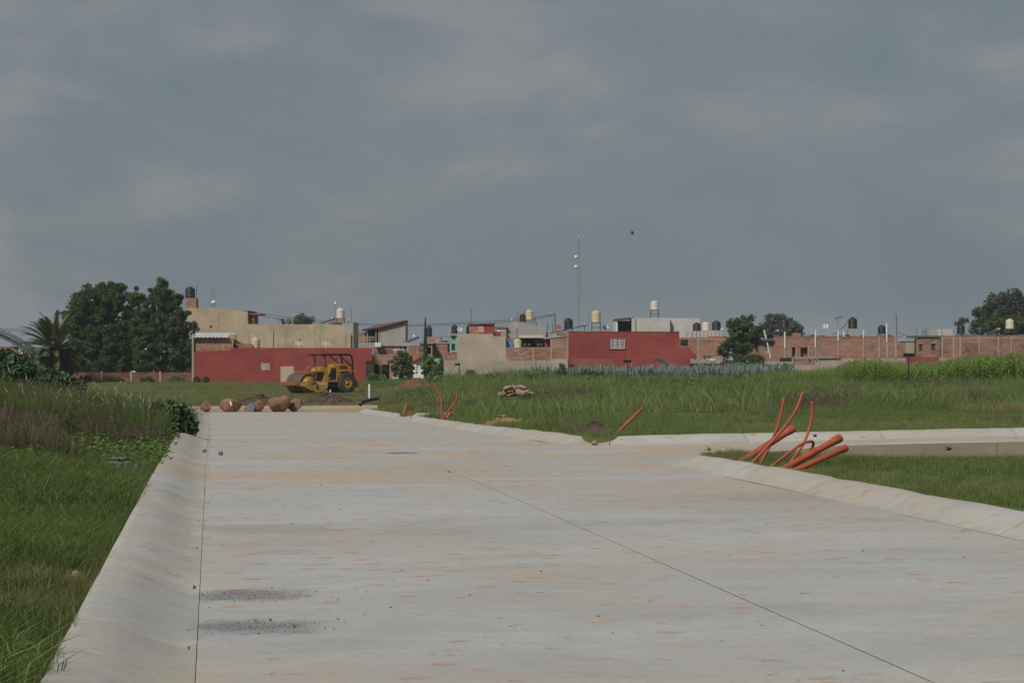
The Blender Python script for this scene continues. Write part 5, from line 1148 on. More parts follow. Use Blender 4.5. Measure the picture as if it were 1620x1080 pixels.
pipe('single orange pipe leaning out of the side street corner grass', [Q(955, 706, 42), Q(969, 692, 42), Q(1015.5, 646, 42.4)], .035)
pipe('tall orange conduit curving beside the farther side street', [Q(698, 676, 66.5), Q(698.3, 660, 66.5), Q(698, 632, 66.5), Q(692, 617, 66.5), Q(685.5, 605, 66.5)], .032)
pipe('orange conduit bowing away from the taller one by the farther side street', [Q(693, 674, 66.3), Q(702, 660, 66.3), Q(714.5, 643, 66.3), Q(722.5, 629, 66.3), Q(723.5, 620, 66.3)], .032)
pipe('short thick orange stub across the farther side street', [Q(636, 662, 80.6), Q(638, 655, 80.6), Q(644, 638.5, 80.8)], .055)
pipe('tiny orange stub standing on the farther kerb corner', [Q(650, 659, 74), Q(649.3, 655, 74), Q(648.7, 649, 74)], .028)
pipe('stubby orange pipe end lying in grass beside the two bowed conduits', [Q(707, 661, 66), Q(710, 657, 66), Q(714, 652, 66)], .06)
o = pipe('broken orange pipe shard lying by the dug earth', [Q(955, 692, 43.5), Q(958, 687, 43.5), Q(967, 682, 43.6)], .06)
pipe('black corrugated tube lying bent in the grass beyond the kerb', [Q(569, 641, 101), Q(573, 636.5, 101), Q(580, 634, 101.5), Q(588, 632, 102), Q(598, 630, 102.5)], .10, .12, mat='tank_black', name='corrugated_tube', group=None)

# ---------------------------------------------------------------- boulders, rubble, heaps
def rockmat(name, c, c2):
    k = NT(name); v = k.objc(); n = k.noise(v, 3.0, 6, .7); col = k.mix(c, c2, k.ramp(n, .35, .65)); col = k.mix(col, mul(c, .4), k.ramp(k.noise(v, 9, 5, .7), .55, .75, 0, .6))
    col = k.mix(col, (0.42, 0.36, 0.30), k.ramp(k.noise(v, 1.6, 4, .6), .6, .72, 0, .35)); k.bump(k.noise(v, 8, 6, .7), .6, .05); return k.fin(col, .9, 0, .2)
M['boulder'] = rockmat('clay_boulder', (0.165, 0.085, 0.058), (0.27, 0.16, 0.11)); M['rubble'] = rockmat('tan_rubble', (0.27, 0.19, 0.135), (0.34, 0.25, 0.18)); M['bluestone'] = plain('grey_split_face', (0.14, 0.15, 0.165), .85, .2, 4, bump=.4)
def rock(name, c, size, seed, mat, planes=(), rough=.22, sub=3):
    bm = bmesh.new(); bmesh.ops.create_icosphere(bm, subdivisions=sub, radius=1.0); off = Vector((seed * 3.7, seed * 1.3, seed * 7.1)); r = random.Random(seed)
    cuts_ = [(Vector((r.uniform(-1, 1), r.uniform(-1, 1), r.uniform(-.6, 1))).normalized(), r.uniform(.55, .82)) for _ in range(11)] + list(planes)
    for v in bm.verts:
        d = v.co.normalized(); k_ = 1 + rough * (mnoise.noise(d * 1.4 + off) + .4 * mnoise.noise(d * 3.5 + off) + .15 * mnoise.noise(d * 8 + off)); p = d * k_
        for nrm, h in cuts_:
            q = p.dot(nrm)
            if q > h: p = p - nrm * (q - h) * .97
        v.co = Vector((p.x * size[0], p.y * size[1], p.z * size[2]))
    zmin = min(v.co.z for v in bm.verts)
    for v in bm.verts: v.co.z -= zmin
    me = bpy.data.meshes.new(name); bm.to_mesh(me); bm.free(); me.materials.append(mat); me.polygons.foreach_set('use_smooth', [True] * len(me.polygons))
    o = bpy.data.objects.new(name, me); COL.objects.link(o); o.location = c; return o
for i, (x0, x1, yt, yb_, lab) in enumerate(((318, 332.5, 640, 654.5, 'small rounded boulder at the left end of the row across the road'), (350, 379, 634.5, 653.5, 'clay-coloured boulder with a white paint streak'), (386, 396.5, 643.5, 652.5, 'smallest boulder of the row across the road'),
        (398, 419, 637.5, 652, 'boulder with one flat blue-grey split face'), (428.5, 460, 629, 651, 'largest tilted boulder of the row across the road'), (457, 477.5, 632, 649.5, 'round boulder leaning against the largest one'))):
    Yr = 97.6 + (.5 if i == 5 else 0) - .6 * (i == 0); X = wx((x0 + x1) / 2, Yr); wd = (x1 - x0) / FPX * Yr; hh = (yb_ - yt) / FPX * Yr
    s_, t_ = st(X, Yr); z0 = float(surf(s_, t_)) - .03
    o = rock('boulder', (X, Yr, z0), (wd * .66, wd * .55, hh * .66), 31 + i * 3, M['boulder']); tag(o, lab, 'boulder', 'boulders across the road end')
    if i == 4: o.rotation_euler = (0, math.radians(-14), .3)
    if i == 3:
        p = MB().prism([(-.52, .02), (-.40, .30), (-.22, .52), (-.02, .50), (.10, .26), (.0, .02)], -.44, -.36); fo = p.build('split_face', M['bluestone'], o, local=True); fo.rotation_euler = (0, 0, -.5)
    if i == 1:
        s1 = MB().tube([(.06, -.40, hh * .95), (.10, -.52, hh * .72), (.17, -.56, hh * .55)], [.03, .055, .02], 6); s1.build('paint_streak', M['paint_white'], o, local=True)
def heap(name, label, X, Yq, rx, ry, h, mat, seed, cat='heap', stones=90, ssz=.06, smat=None):
    n1, n2 = 36, 14; vs = []; fs = []
    for j in range(n2 + 1):
        u = j / n2
        for i in range(n1):
            a = 2 * math.pi * i / n1; rr_ = u * (1 + .22 * mnoise.noise(Vector((math.cos(a) * 1.5, math.sin(a) * 1.5, seed)))); x = X + rx * rr_ * math.cos(a); y = Yq + ry * rr_ * math.sin(a)
            z = gz(x, y) - .05 + h * (1 - u) ** .9 * (1 + .35 * mnoise.noise(Vector((x * 2.2, y * 2.2, seed * 2)))) + .05 * mnoise.noise(Vector((x * 6, y * 6, seed))) * (1 - u)
            vs.append((x, y, z if j else gz(X, Yq) + h * .95))
    for j in range(n2):
        for i in range(n1): a, b = j * n1 + i, j * n1 + (i + 1) % n1; fs.append((a, a + n1, b + n1, b))
    t = thing(name, label, cat, (X, Yq, gz(X, Yq))); MB().add(vs, fs).build('mound', mat, t, smooth=True)
    r = np.random.default_rng(seed + 5); V = []; Q_ = []
    base = np.array([[1, 0, 0], [0, 1, 0], [-1, 0, 0], [0, -1, 0], [0, 0, .8], [0, 0, -.8]]); tri = [(0, 1, 4), (1, 2, 4), (2, 3, 4), (3, 0, 4), (1, 0, 5), (2, 1, 5), (3, 2, 5), (0, 3, 5)]
    for i in range(stones):
        q = r.integers(0, (n2 - 1) * n1); p = np.array(vs[q]) + r.normal(0, .02, 3) * [3, 3, 0]; A = np.array(Matrix.Rotation(r.uniform(0, 6), 3, Vector(r.normal(size=3)).normalized())); o = len(V)
        V += list((base * r.uniform(.6, 1.4, 3) * ssz * r.uniform(.5, 1.3)) @ A.T + p); Q_ += [tuple(x + o for x in f) for f in tri]
    s_ = np_mesh('stones', V, 3, Q_, smat or mat, t); s_['kind'] = 'stuff'; return t
heap('gravel_heap', 'long dark brown gravel heap behind the boulders', wx(410, 118), 118, 1.5, 1.3, .55, M['gravel_brown'], 3, stones=400)
heap('gravel_heap', 'wide dark brown gravel heap below the road roller', wx(520, 112), 112, 1.8, 1.5, .62, M['gravel_brown'], 8, stones=500)
heap('gravel_pile', 'little pile of grey gravel in the grass beside the kerb', wx(188, 26.3), 26.3, .42, .55, .19, M['gravel_grey'], 4, stones=900, ssz=.022)
heap('dirt_heap', 'dug dark soil at the side street corner', wx(940, 45), 45, .62, .9, .22, M['gravel_brown'], 6, stones=160, ssz=.03)
heap('dirt_heap', 'red soil mound overgrown at the top near the blank-walled house', wx(655, 153), 153, 1.8, 2.0, .7, M['soil'], 12, stones=120)
for i, (px, Yq, rx, ry, h, lab) in enumerate(((740, 138, 1.0, 1.2, .35, 'small red soil patch beyond the bowed conduits'), (908, 92, .8, 1.4, .22, 'small tan soil mound amid the green field'), (1038, 160, 1.4, 2, .5, 'tan soil mound in front of the agaves'), (1480, 104, 2.2, 2.2, .34, 'low red soil patch before the corn'), (795, 56.5, .8, 1.4, .26, 'flat tan soil patch in the grass above the kerb'), (1155, 66, 1.1, 2.0, .30, 'tan soil streak behind the side street kerb'))):
    heap('dirt_heap', lab, wx(px, Yq), Yq, rx, ry, h, M['soil_tan' if i in (1, 2, 4, 5) else 'soil'], 20 + i, stones=60)
rr = random.Random(2)
for i in range(34):                               # broken stones
    u = rr.uniform(-1, 1); Yr = 100 + rr.uniform(-.8, .8); px = 816 + u * 29; lay = 0 if i < 18 else (1 if i < 28 else 2); px = 816 + u * (29 - 9 * lay); X = wx(px, Yr); sz = rr.uniform(.17, .34)
    o = rock('rubble_stone', (X, Yr, gz(X, Yr) + .12 + lay * .17), (sz, sz * rr.uniform(.6, 1), sz * rr.uniform(.35, .6)), 100 + i, M['rubble'], rough=.3, sub=2)
    o.rotation_euler = (rr.uniform(-.3, .3), rr.uniform(-.4, .4), rr.uniform(0, 6)); tag(o, 'broken tan stone in the rubble pile out in the field', 'stone', 'rubble pile stones')
for px, py, Yr, sz, lab, mt in ((350, 716, None, .06, 'lone grey cobble lying on the concrete by the left joint', 'bluestone'), (323, 711, None, .055, 'grey stone lodged in the left gutter joint', 'bluestone'), (940, 693.5, 39.6, .09, 'pale stone in the side street corner', 'rubble'),
        (1289.5, 688.5, 38.9, .045, 'dark stone lying on the far kerb of the side street', 'tank_black'), (120, 893, 13.2, .04, 'flat pale stone in the near grass', 'rubble'), (1501, 708, 33.55, .06, 'dark lump standing in for a hole in the side street kerb face', 'tank_black')):  # kerb-face lump is an added dark stone in place of a hole
    if Yr is None: Yr = 1.62 * FPX / (py - HY)
    X = wx(px, Yr); s_, t_ = st(X, Yr); z0 = float(surf(s_, t_)) if sdist(s_, t_) < -.1 else gz(X, Yr)
    if px == 1289.5: z0 = wz(691, Yr)
    if px == 1501: z0 = wz(712, Yr)
    tag(rock('stone', (X, Yr, z0 - .005), (sz, sz * .8, sz * .75), int(px), M[mt], sub=2), lab, 'stone')
# grit and straw strewn over the concrete
r = np.random.default_rng(17); V = []; Q_ = []; base = np.array([[1, 0, 0], [0, 1, 0], [-1, 0, 0], [0, -1, 0], [0, 0, .8], [0, 0, -.8]]); tri = [(0, 1, 4), (1, 2, 4), (2, 3, 4), (3, 0, 4), (1, 0, 5), (2, 1, 5), (3, 2, 5), (0, 3, 5)]
def grit(cs, ct, ss_, ts_, n, sz):
    for i in range(n):
        s = r.normal(cs, ss_); t = r.normal(ct, ts_)
        if not (TL + .01 < t < TR and 6 < s < 95): continue
        p = np.array(W(s, t, float(surf(s, t)) + .002)); o = len(V); q = sz * r.lognormal(-.2, .5); V.extend(list(base * r.uniform(.6, 1.3, 3) * q + p)); Q_.extend(tuple(x + o for x in f) for f in tri)
for i in range(700):
    s = r.uniform(7, 90); t = r.uniform(TL, TR); p = np.array(W(s, t, float(surf(s, t)) + .002)); o = len(V); q = .0035 * r.lognormal(0, .6); V.extend(list(base * r.uniform(.6, 1.3, 3) * q + p)); Q_.extend(tuple(x + o for x in f) for f in tri)
for (cx, cy) in ((-1.83, 13.2), (-1.62, 11.6), (-2.1, 35.9)): s, t = st(cx, cy); grit(s, t, .22, .4, 160, .0035)
grit(50, TL + .03, 22, .03, 350, .006)
tag(np_mesh('grit', V, 3, Q_, plain('dark_grit', (0.085, 0.08, 0.075), .9)), 'dark grit and crumbs scattered on the concrete', 'gravel', kind='stuff')
V = []; Q_ = []
for i in range(330):
    s = r.uniform(7, 36) if r.uniform() < .75 else r.uniform(7, 60); t = r.uniform(TL - .3, TR + .3); z = float(surf(s, t)) + .006 + (.02 if t < TL or t > TR else 0); a = r.uniform(-1.2, 1.2); L_ = r.uniform(.012, .06); p = np.array(W(s, t, z - .003)); d = np.array(RN * math.cos(a) + RD * math.sin(a)) * L_; w_ = np.array([0, .001, .0012 + .0006 * r.uniform()]); o = len(V)
    V += [p - d - w_, p - d + w_, p + d + w_ * .3 + [0, 0, .003], p + d - w_ * .3 + [0, 0, .003]]; Q_.append((o, o + 1, o + 2, o + 3))
tag(np_mesh('straw', V, 4, Q_, M['straw']), 'dry grass clippings strewn over the concrete road', 'straw', kind='stuff')

# ---------------------------------------------------------------- signs, stakes, small things
for px, yt, yh, Yq, hw, lab in ((1437.5, 558.5, 6.2, 122, 8.7, 'blank black sign board on a post before the corn'), (992.5, 569, 4.6, 172, 6.2, 'blank black sign board on a post before the red house'), (727, 574.5, 3.4, 200, 4.2, 'blank black sign board on a post before the blank grey-beige wall')):
    X = wx(px, Yq); t = thing('sign_post', lab, 'sign', (X, Yq, gz(X, Yq)), 'black sign boards'); z1 = wz(yt, Yq); h = yh / FPX * Yq; hw_ = hw / FPX * Yq
    off = .05 * hw_ if px != 727 else hw_ * .75
    MB().box(X - hw_ - (off if px == 727 else 0), X + hw_ - (off if px == 727 else 0), Yq - .05, Yq - .02, z1 - h, z1).build('board', M['black'], t); MB().tube([(X, Yq, gz(X, Yq) - .2), (X, Yq, z1 - .03)], .035, 8).build('post', M['black'], t)
Yq = 118; X = wx(584, Yq); tag(rebase(MB().prism([(X - .05, gz(X, Yq) - .1), (X - .055, wz(608, Yq)), (X, wz(606.5, Yq)), (X + .055, wz(608, Yq)), (X + .05, gz(X, Yq) - .1)], Yq, Yq + .05).build('survey_stake', M['white'])), 'white wooden survey stake right of the road roller', 'stake')
Yq = 135; X = wx(522.5, Yq); tag(rebase(MB().prism([(X - .05, gz(X, Yq) - .1), (X - .05, wz(616, Yq)), (X + .05, wz(616.5, Yq)), (X + .05, gz(X, Yq) - .1)], Yq, Yq + .05).build('survey_stake', M['white'])), 'short white stake in the grass just before the roller tyre', 'stake')
for px, lab in ((15, 'weathered fence stake near the castor bushes'), (26, 'second weathered fence stake near the castor bushes')):
    Yq = 52; X = wx(px, Yq); tag(rebase(MB().prism([(X - .025, gz(X, Yq) - .1), (X - .025, wz(616, Yq)), (X + .02, wz(615, Yq)), (X + .025, gz(X, Yq) - .1)], Yq, Yq + .04).build('fence_stake', M['wood'])), lab, 'stake')
for a, b, lab in (((60, 783), (76, 761), 'dark blue-black strip standing in the near grass, steeper'), ((64, 781), (83, 769), 'dark blue-black strip standing in the near grass, flatter')):
    Yq = 20; p0, p1 = P(*a, Yq), P(*b, Yq + .1); p0.z = gz(p0.x, p0.y) + .0; u = (p1 - p0); m = MB().tube([p0 - u * .1, p0 + u * .5, p1 + u * .25], [.014, .017, .010], 6); tag(rebase(m.build('dark_strip', plain('blue_black_strip', (.02, .028, .05), .5))), lab, 'strip')
Yq = 28; c = P(150, 707, Yq); t = thing('orange_marker', 'tiny orange-red marker above the purple grass', 'marker', (c.x, Yq, gz(c.x, Yq))); MB().lathe([(.004, -.022), (.021, -.014), (.025, .0), (.02, .016), (.003, .022)], c, 12).build('cap', plain('marker_orange', (.50, .08, .03), .6), t, smooth=True); MB().tube([(c.x, Yq, gz(c.x, Yq) - .05), (c.x, Yq, c.z - .02)], .006, 6).build('stem', M['wood'], t)
# bird
c = P(1000.5, 369.5, 150); t = thing('bird', 'small dark bird flying alone above the rooftops', 'bird', tuple(c))
MB().lathe([(.004, -.16), (.035, -.10), (.05, 0), (.035, .09), (.028, .13), (.004, .18)], (0, 0, 0), 10, 'X').add([(-.15, -.02, 0), (-.15, .02, 0), (-.26, .05, .0), (-.24, 0, 0), (-.26, -.05, 0)], [(0, 1, 2, 3), (0, 3, 4)]).build('body', M['black'], t, smooth=True, local=True)
for sy in (-1, 1): MB().add([(.06, sy * .03, .02), (-.06, sy * .03, .02), (-.09, sy * .17, .12), (-.14, sy * .36, .16), (.0, sy * .30, .17), (.06, sy * .15, .12)], [(0, 1, 2, 5), (5, 2, 3, 4)]).build('wing', M['black'], t, local=True)
# ---------------------------------------------------------------- trees, shrubs, crops
M['bark'] = plain('bark', (0.085, 0.065, 0.050), .95, .3, 6, bump=.8); M['palm_bark'] = plain('palm_trunk', (0.11, 0.085, 0.06), .95, .35, 5, bump=.8)
LF = {'dark': leafmat('broadleaf_dark', (0.034, 0.058, 0.018), (0.078, 0.108, 0.032), .2, .5), 'pine': leafmat('pine_needles', (0.042, 0.076, 0.024), (0.098, 0.142, 0.044), .15, .6),
      'mid': leafmat('broadleaf_mid', (0.050, 0.074, 0.024), (0.098, 0.125, 0.040), .25, .6), 'hazy': leafmat('hazed_leaf', (0.075, 0.085, 0.065), (0.11, 0.12, 0.09), .2, .4),  # hazy: the haze of distance is put into the leaf colour
      'bright': leafmat('bright_shrub_leaf', (0.095, 0.155, 0.040), (0.17, 0.24, 0.065), .3, .8), 'castor': leafmat('castor_leaf', (0.042, 0.082, 0.036), (0.078, 0.132, 0.054), .2, .9),
      'olive': leafmat('olive_leaf', (0.055, 0.066, 0.038), (0.085, 0.095, 0.055), .2, .5), 'palm': leafmat('palm_leaf', (0.075, 0.095, 0.038), (0.135, 0.152, 0.062), .2, .7), 'palm_dead': leafmat('palm_dead_leaf', (0.14, 0.115, 0.05), (0.21, 0.17, 0.075), .2, .8),
      'agave': leafmat('agave_leaf', (0.165, 0.215, 0.195), (0.225, 0.285, 0.255), .1, .8, .5), 'corn': leafmat('corn_leaf', (0.135, 0.215, 0.045), (0.23, 0.33, 0.075), .35, .5, .6), 'tassel': leafmat('corn_tassel', (0.22, 0.19, 0.08), (0.30, 0.26, 0.12), .3)}
def leaf_quads(cen, size, aspect, rg, up=.3, out=None, droop=0.0):
    n = len(cen); nr = rg.normal(size=(n, 3)); nr[:, 2] += up
    if out is not None: nr += out * .8
    nr /= np.linalg.norm(nr, axis=1)[:, None]; a = rg.normal(size=(n, 3)); a[:, 2] -= droop
    u = a - nr * (a * nr).sum(1)[:, None]; u /= np.linalg.norm(u, axis=1)[:, None]; v = np.cross(nr, u); L_ = size * rg.uniform(.6, 1.35, n)[:, None]
    V = np.stack([cen - u * L_, cen + v * L_ * aspect - u * L_ * .1, cen + u * L_, cen - v * L_ * aspect - u * L_ * .1], 1).reshape(-1, 3)
    return V, np.arange(4 * n).reshape(-1, 4)
def tree(name, label, px, Y, blobs, mat, leaf=.16, aspect=.55, per=70, clusters=60, csize=.55, seed=1, trunk=.22, group=None, cat='tree', droop=0., up=.3, yb=None, depth=1.0, fork=.35):
    """blobs: crown lobes (px, py, rx_px, rz_px). Leaves sit in clusters over and inside each lobe, so sky shows between them."""
    rg = np.random.default_rng(seed); X = wx(px, Y); z0 = gz(X, Y) if yb is None else wz(yb, Y); t = thing(name, label, cat, (X, Y, z0), group)
    C = []; O = []; tips = []; tot = sum(b[2] * b[3] for b in blobs)
    for (bx_, by_, rx, rz) in blobs:
        c = np.array(P(bx_, by_, Y)); R = np.array([rx, (rx + rz) / 2 * depth, rz]) / FPX * Y; k = max(5, int(clusters * rx * rz / tot))
        d = rg.normal(size=(k, 3)); d /= np.linalg.norm(d, axis=1)[:, None]; rad = rg.uniform(.25, 1.0, k) ** .45; q = c + d * R * rad[:, None]
        for j in range(k):
            n = int(per * rg.uniform(.6, 1.4)); e = rg.normal(size=(n, 3)); e /= np.linalg.norm(e, axis=1)[:, None]; sz = csize * rg.uniform(.65, 1.3)
            C.append(q[j] + e * sz * (rg.uniform(.2, 1, n) ** .5)[:, None] * [1, 1, .8]); O.append(e)
        c2 = Vector(c); c2.y = Y + rg.normal(0, .2) * R[1]; tips += [Vector(q[j]) for j in range(0, k, max(1, k // 4))]; tips.append(c2)
    C = np.concatenate(C); O = np.concatenate(O); V, F = leaf_quads(C, leaf, aspect, rg, up, O, droop)
    cr = np_mesh('crown', V, 4, F, mat, t); cr['kind'] = 'stuff'
    ztop = max(p.z for p in tips); zf = z0 + (ztop - z0) * fork; m = MB()
    bend = rg.normal(0, .15, 2); mid = Vector((X + bend[0], Y + bend[1], zf)); topz = Vector((X + bend[0] * 2, Y, z0 + (ztop - z0) * .8))
    m.tube(smooth_path([(X, Y, z0 - .3), (X + bend[0] * .4, Y, z0 + (zf - z0) * .5), mid, topz], 6), [trunk * (1.25 - 1.05 * i / 18) for i in range(19)], 8)
    for tp in tips:
        if tp.z > zf: a = mid.lerp(topz, rg.uniform(0, .6)); b = tp; m.tube(smooth_path([a, a.lerp(b, .5) + Vector((0, 0, .15 * (b - a).length)), b], 4), [trunk * (.42 - .38 * i / 8) for i in range(9)], 5)
    m.build('trunk', M['bark'], t, smooth=True); return t
tree('broadleaf_tree', 'large dark round-crowned tree beside the palm', 158, 243, [(150, 480, 38, 32), (172, 468, 26, 22), (192, 478, 20, 28), (128, 505, 26, 30), (160, 525, 42, 36), (185, 540, 26, 34), (135, 545, 26, 30), (165, 565, 36, 26), (205, 515, 14, 30), (203, 555, 16, 30), (150, 580, 34, 12)], LF['dark'], .145, .5, 150, 620, .60, 3, .35)
pb = [(258, 448, 8, 9), (254, 470, 22, 20), (270, 475, 18, 18), (244, 490, 28, 24), (276, 500, 24, 24), (228, 510, 22, 26), (258, 520, 40, 28), (288, 535, 20, 24), (232, 545, 28, 26), (268, 555, 36, 26), (292, 560, 16, 22), (238, 572, 26, 18), (306, 515, 8, 7), (216, 470, 10, 14), (280, 575, 24, 14)]
tree('pine_tree', 'tall dense pine with tufted needles before the beige house', 256, 237, pb, LF['pine'], .19, .22, 170, 640, .44, 5, .30, droop=-.9)
tree('distant_tree', 'small hazy tree peeping over the beige house roof', 481, 330, [(481, 504, 12, 8), (474, 508, 8, 6), (490, 508, 7, 6)], LF['hazy'], .24, .5, 45, 34, .6, 7, .2)
tree('layered_shrub', 'dark tiered shrub before the brick garage', 636, 226, [(638, 560, 10, 6), (630, 572, 16, 7), (640, 572, 15, 8), (636, 584, 19, 10), (640, 594, 16, 7)], LF['mid'], .13, .5, 60, 75, .38, 8, .1, cat='shrub')
tree('leafy_shrub', 'bright leafy shrub between the cypress and the block wall', 684, 222, [(682, 572, 12, 7), (676, 580, 12, 8), (690, 584, 11, 9), (680, 590, 14, 7)], LF['bright'], .12, .5, 60, 60, .33, 9, .07, cat='shrub')
tree('dark_shrub', 'dark shrub hugging the end of the block wall', 697, 217, [(698, 580, 6, 12), (695, 590, 6, 8)], LF['dark'], .12, .5, 50, 26, .3, 19, .06, cat='shrub')
tree('broadleaf_tree', 'leafy green tree hiding the end of the brick balcony house', 1176, 232, [(1182, 505, 12, 8), (1166, 515, 14, 12), (1190, 518, 15, 12), (1176, 525, 24, 16), (1160, 538, 15, 14), (1185, 538, 20, 14), (1150, 555, 14, 12), (1172, 552, 18, 14), (1196, 530, 10, 10)], LF['mid'], .17, .5, 75, 170, .5, 10, .22)
tree('clipped_hedge', 'dark rounded hedge below the leafy green tree', 1188, 226, [(1186, 567, 20, 8), (1176, 571, 12, 7), (1200, 569, 9, 8)], LF['mid'], .11, .5, 70, 70, .34, 12, .08, cat='hedge', fork=.2)
tree('broad_shrub', 'bright low shrub in front of the rounded hedge', 1190, 212, [(1178, 579, 14, 6), (1200, 580, 16, 6), (1214, 582, 10, 5)], LF['bright'], .13, .55, 50, 50, .34, 13, .05, cat='shrub', fork=.2)
tree('dark_shrub', 'olive shrub under the balcony pots', 1153, 222, [(1153, 578, 12, 8), (1146, 575, 8, 8), (1160, 574, 8, 8)], LF['mid'], .11, .5, 50, 36, .32, 14, .05, cat='shrub', fork=.2)
tree('dark_shrub', 'low shrub by the dark doorway of the brick columns house', 1238, 224, [(1236, 580, 11, 5), (1248, 581, 8, 4)], LF['bright'], .11, .5, 50, 26, .3, 15, .05, cat='shrub', fork=.2)
tree('eucalyptus_tree', 'hazy grey-green tree left of the high black tank', 1218, 345, [(1218, 508, 10, 9), (1212, 520, 10, 12), (1224, 520, 10, 12)], LF['hazy'], .28, .4, 45, 60, .75, 16, .25)
tree('eucalyptus_tree', 'hazy grey-green tree behind the high black tank', 1236, 350, [(1232, 505, 10, 8), (1240, 512, 12, 12), (1232, 525, 12, 12)], LF['hazy'], .28, .4, 45, 60, .75, 17, .25)
tree('eucalyptus_tree', 'hazy grey-green tree right of the high black tank', 1257, 340, [(1256, 518, 10, 8), (1262, 524, 8, 8), (1250, 526, 10, 8)], LF['hazy'], .28, .4, 45, 50, .75, 18, .25)
tree('eucalyptus_tree', 'big dark olive tree rising behind the brick row house', 1590, 320, [(1600, 475, 20, 17), (1575, 485, 20, 18), (1618, 490, 22, 22), (1560, 502, 18, 18), (1590, 505, 34, 26), (1550, 520, 12, 14), (1640, 495, 26, 28), (1660, 510, 26, 28)], LF['olive'], .26, .45, 85, 270, .85, 20, .4)
tree('broadleaf_tree', 'greener lower tree in front of the big olive tree', 1590, 285, [(1585, 508, 16, 12), (1568, 516, 14, 12), (1608, 515, 20, 14), (1590, 522, 30, 12), (1632, 515, 20, 16)], LF['mid'], .20, .5, 70, 130, .6, 21, .25)
tree('tufted_tree', 'thin wind-bent tree tuft above a black tank', 1521, 330, [(1526, 507, 6, 3), (1516, 511, 6, 3), (1522, 506, 4, 3)], LF['hazy'], .22, .45, 40, 22, .42, 22, .12)
# narrow cypress
rg = np.random.default_rng(30); Y = 236; X = wx(673, Y); t = thing('cypress_tree', 'very slender dark cypress spire', 'tree', (X, Y, gz(X, Y))); n = 5200; u = rg.uniform(0, 1, n) ** .8; zz = gz(X, Y) + .6 + u * (wz(503, Y) - gz(X, Y) - .6); R_ = .30 * (1 - u ** 2.2) * (.6 + .4 * np.minimum(1, u * 5)); a = rg.uniform(0, 6.283, n); rr_ = R_ * rg.uniform(.3, 1, n) ** .5
V, F = leaf_quads(np.stack([X + rr_ * np.cos(a), Y + rr_ * np.sin(a), zz], 1), .10, .35, rg, 0, None, -2.0); c_ = np_mesh('crown', V, 4, F, LF['pine'], t); c_['kind'] = 'stuff'; MB().tube([(X, Y, gz(X, Y) - .2), (X, Y, wz(520, Y))], [.1, .02], 6).build('trunk', M['bark'], t)
# date palm
def palm(px, pyc, Y, label):
    rg = np.random.default_rng(33); c = np.array(P(px, pyc, Y)); X = c[0]; z0 = gz(X, Y); t = thing('date_palm', label, 'palm', (X, Y, z0))
    tr = []; rs = []
    for i in range(13): u = i / 12; tr.append((X, Y, z0 - .2 + (c[2] - z0 + .2) * u)); rs.append(.42 + .05 * (i % 2) + .15 * (u > .8))
    MB().tube(tr, rs, 12).build('trunk', M['palm_bark'], t, smooth=True)
    for i in range(140):
        el = math.radians(rg.uniform(20, 86)) if i < 40 else math.radians(rg.uniform(-78, 35)); az = rg.uniform(0, 6.283); L_ = rg.uniform(3.9, 5.1) * (1.0 if el > -.3 else .85); dead = el < math.radians(-22) and rg.uniform() < .22 or (el < .3 and rg.uniform() < .06)
        h = np.array([math.cos(az), math.sin(az), 0]); V = []; F = []; ns_ = 15; pts = []
        for k in range(ns_ + 1):
            u = k / ns_; e = el - .75 * u * u * (1.0 if el > 0 else .5); pts.append(c + h * .15 if k == 0 else pts[-1] + (h * math.cos(e) + np.array([0, 0, math.sin(e)])) * L_ / ns_)
        side = np.cross(h, [0, 0, 1])
        for k in range(1, ns_):
            tg = pts[k + 1] - pts[k - 1]; tg /= np.linalg.norm(tg); nr = np.cross(side, tg); ll = .68 * math.sin(math.pi * min(1, .12 + .88 * k / ns_)) ** .6 + .08
            for sg in (-1, 1):
                for sub in (0, .5):
                    b = pts[k] * (1 - sub) + pts[k + 1] * sub; d = tg * .75 + side * sg * .62 + nr * .25; d /= np.linalg.norm(d); tip = b + d * ll * rg.uniform(.85, 1.1) + np.array([0, 0, -.05]); w_ = tg * .11; o = len(V)
                    V += [b - w_, b + w_, b * .4 + tip * .6 + w_ * .7, tip]; F.append((o, o + 1, o + 2, o + 3))
        for k in range(ns_): o = len(V); w_ = side * .05 * (1 - .8 * k / ns_); V += [pts[k] - w_, pts[k] + w_, pts[k + 1] + w_, pts[k + 1] - w_]; F.append((o, o + 1, o + 2, o + 3))
        np_mesh('frond', V, 4, F, LF['palm_dead' if dead else 'palm'], t)
    return t
palm(87, 553, 222, 'stout date palm with arching fronds and yellowed lower leaves')
# castor bushes and other plants on the left bank
for i, (px, Y, bl, lab) in enumerate(((8, 60, [(4, 570, 26, 16), (16, 586, 30, 20), (-30, 575, 30, 22), (36, 592, 20, 14)], 'tallest blue-green castor bush beneath the truss shed'), (52, 62, [(48, 590, 26, 14), (68, 600, 24, 13), (36, 604, 24, 14)], 'middle castor bush before the date palm'), (98, 64, [(96, 606, 20, 10), (112, 611, 16, 8), (80, 612, 18, 9)], 'lowest castor bush before the date palm'),
        (-40, 55, [(-50, 575, 40, 28), (-20, 600, 30, 22)], 'castor bush mostly beyond the left frame edge'))):
    tree('castor_bush', lab, px, Y, bl, LF['castor'], .085, .6, 50, 150, .25, 40 + i, .05, 'castor bushes on the bank', 'bush', fork=.25)
tree('vine_bush', 'broad-leaved dark bush spilling over the left kerb', 268, 44.6, [(266, 646, 24, 14), (254, 662, 24, 18), (280, 662, 22, 20), (294, 678, 14, 14), (268, 682, 20, 12)], LF['castor'], .062, .7, 34, 130, .15, 50, .02, None, 'bush', fork=.2)
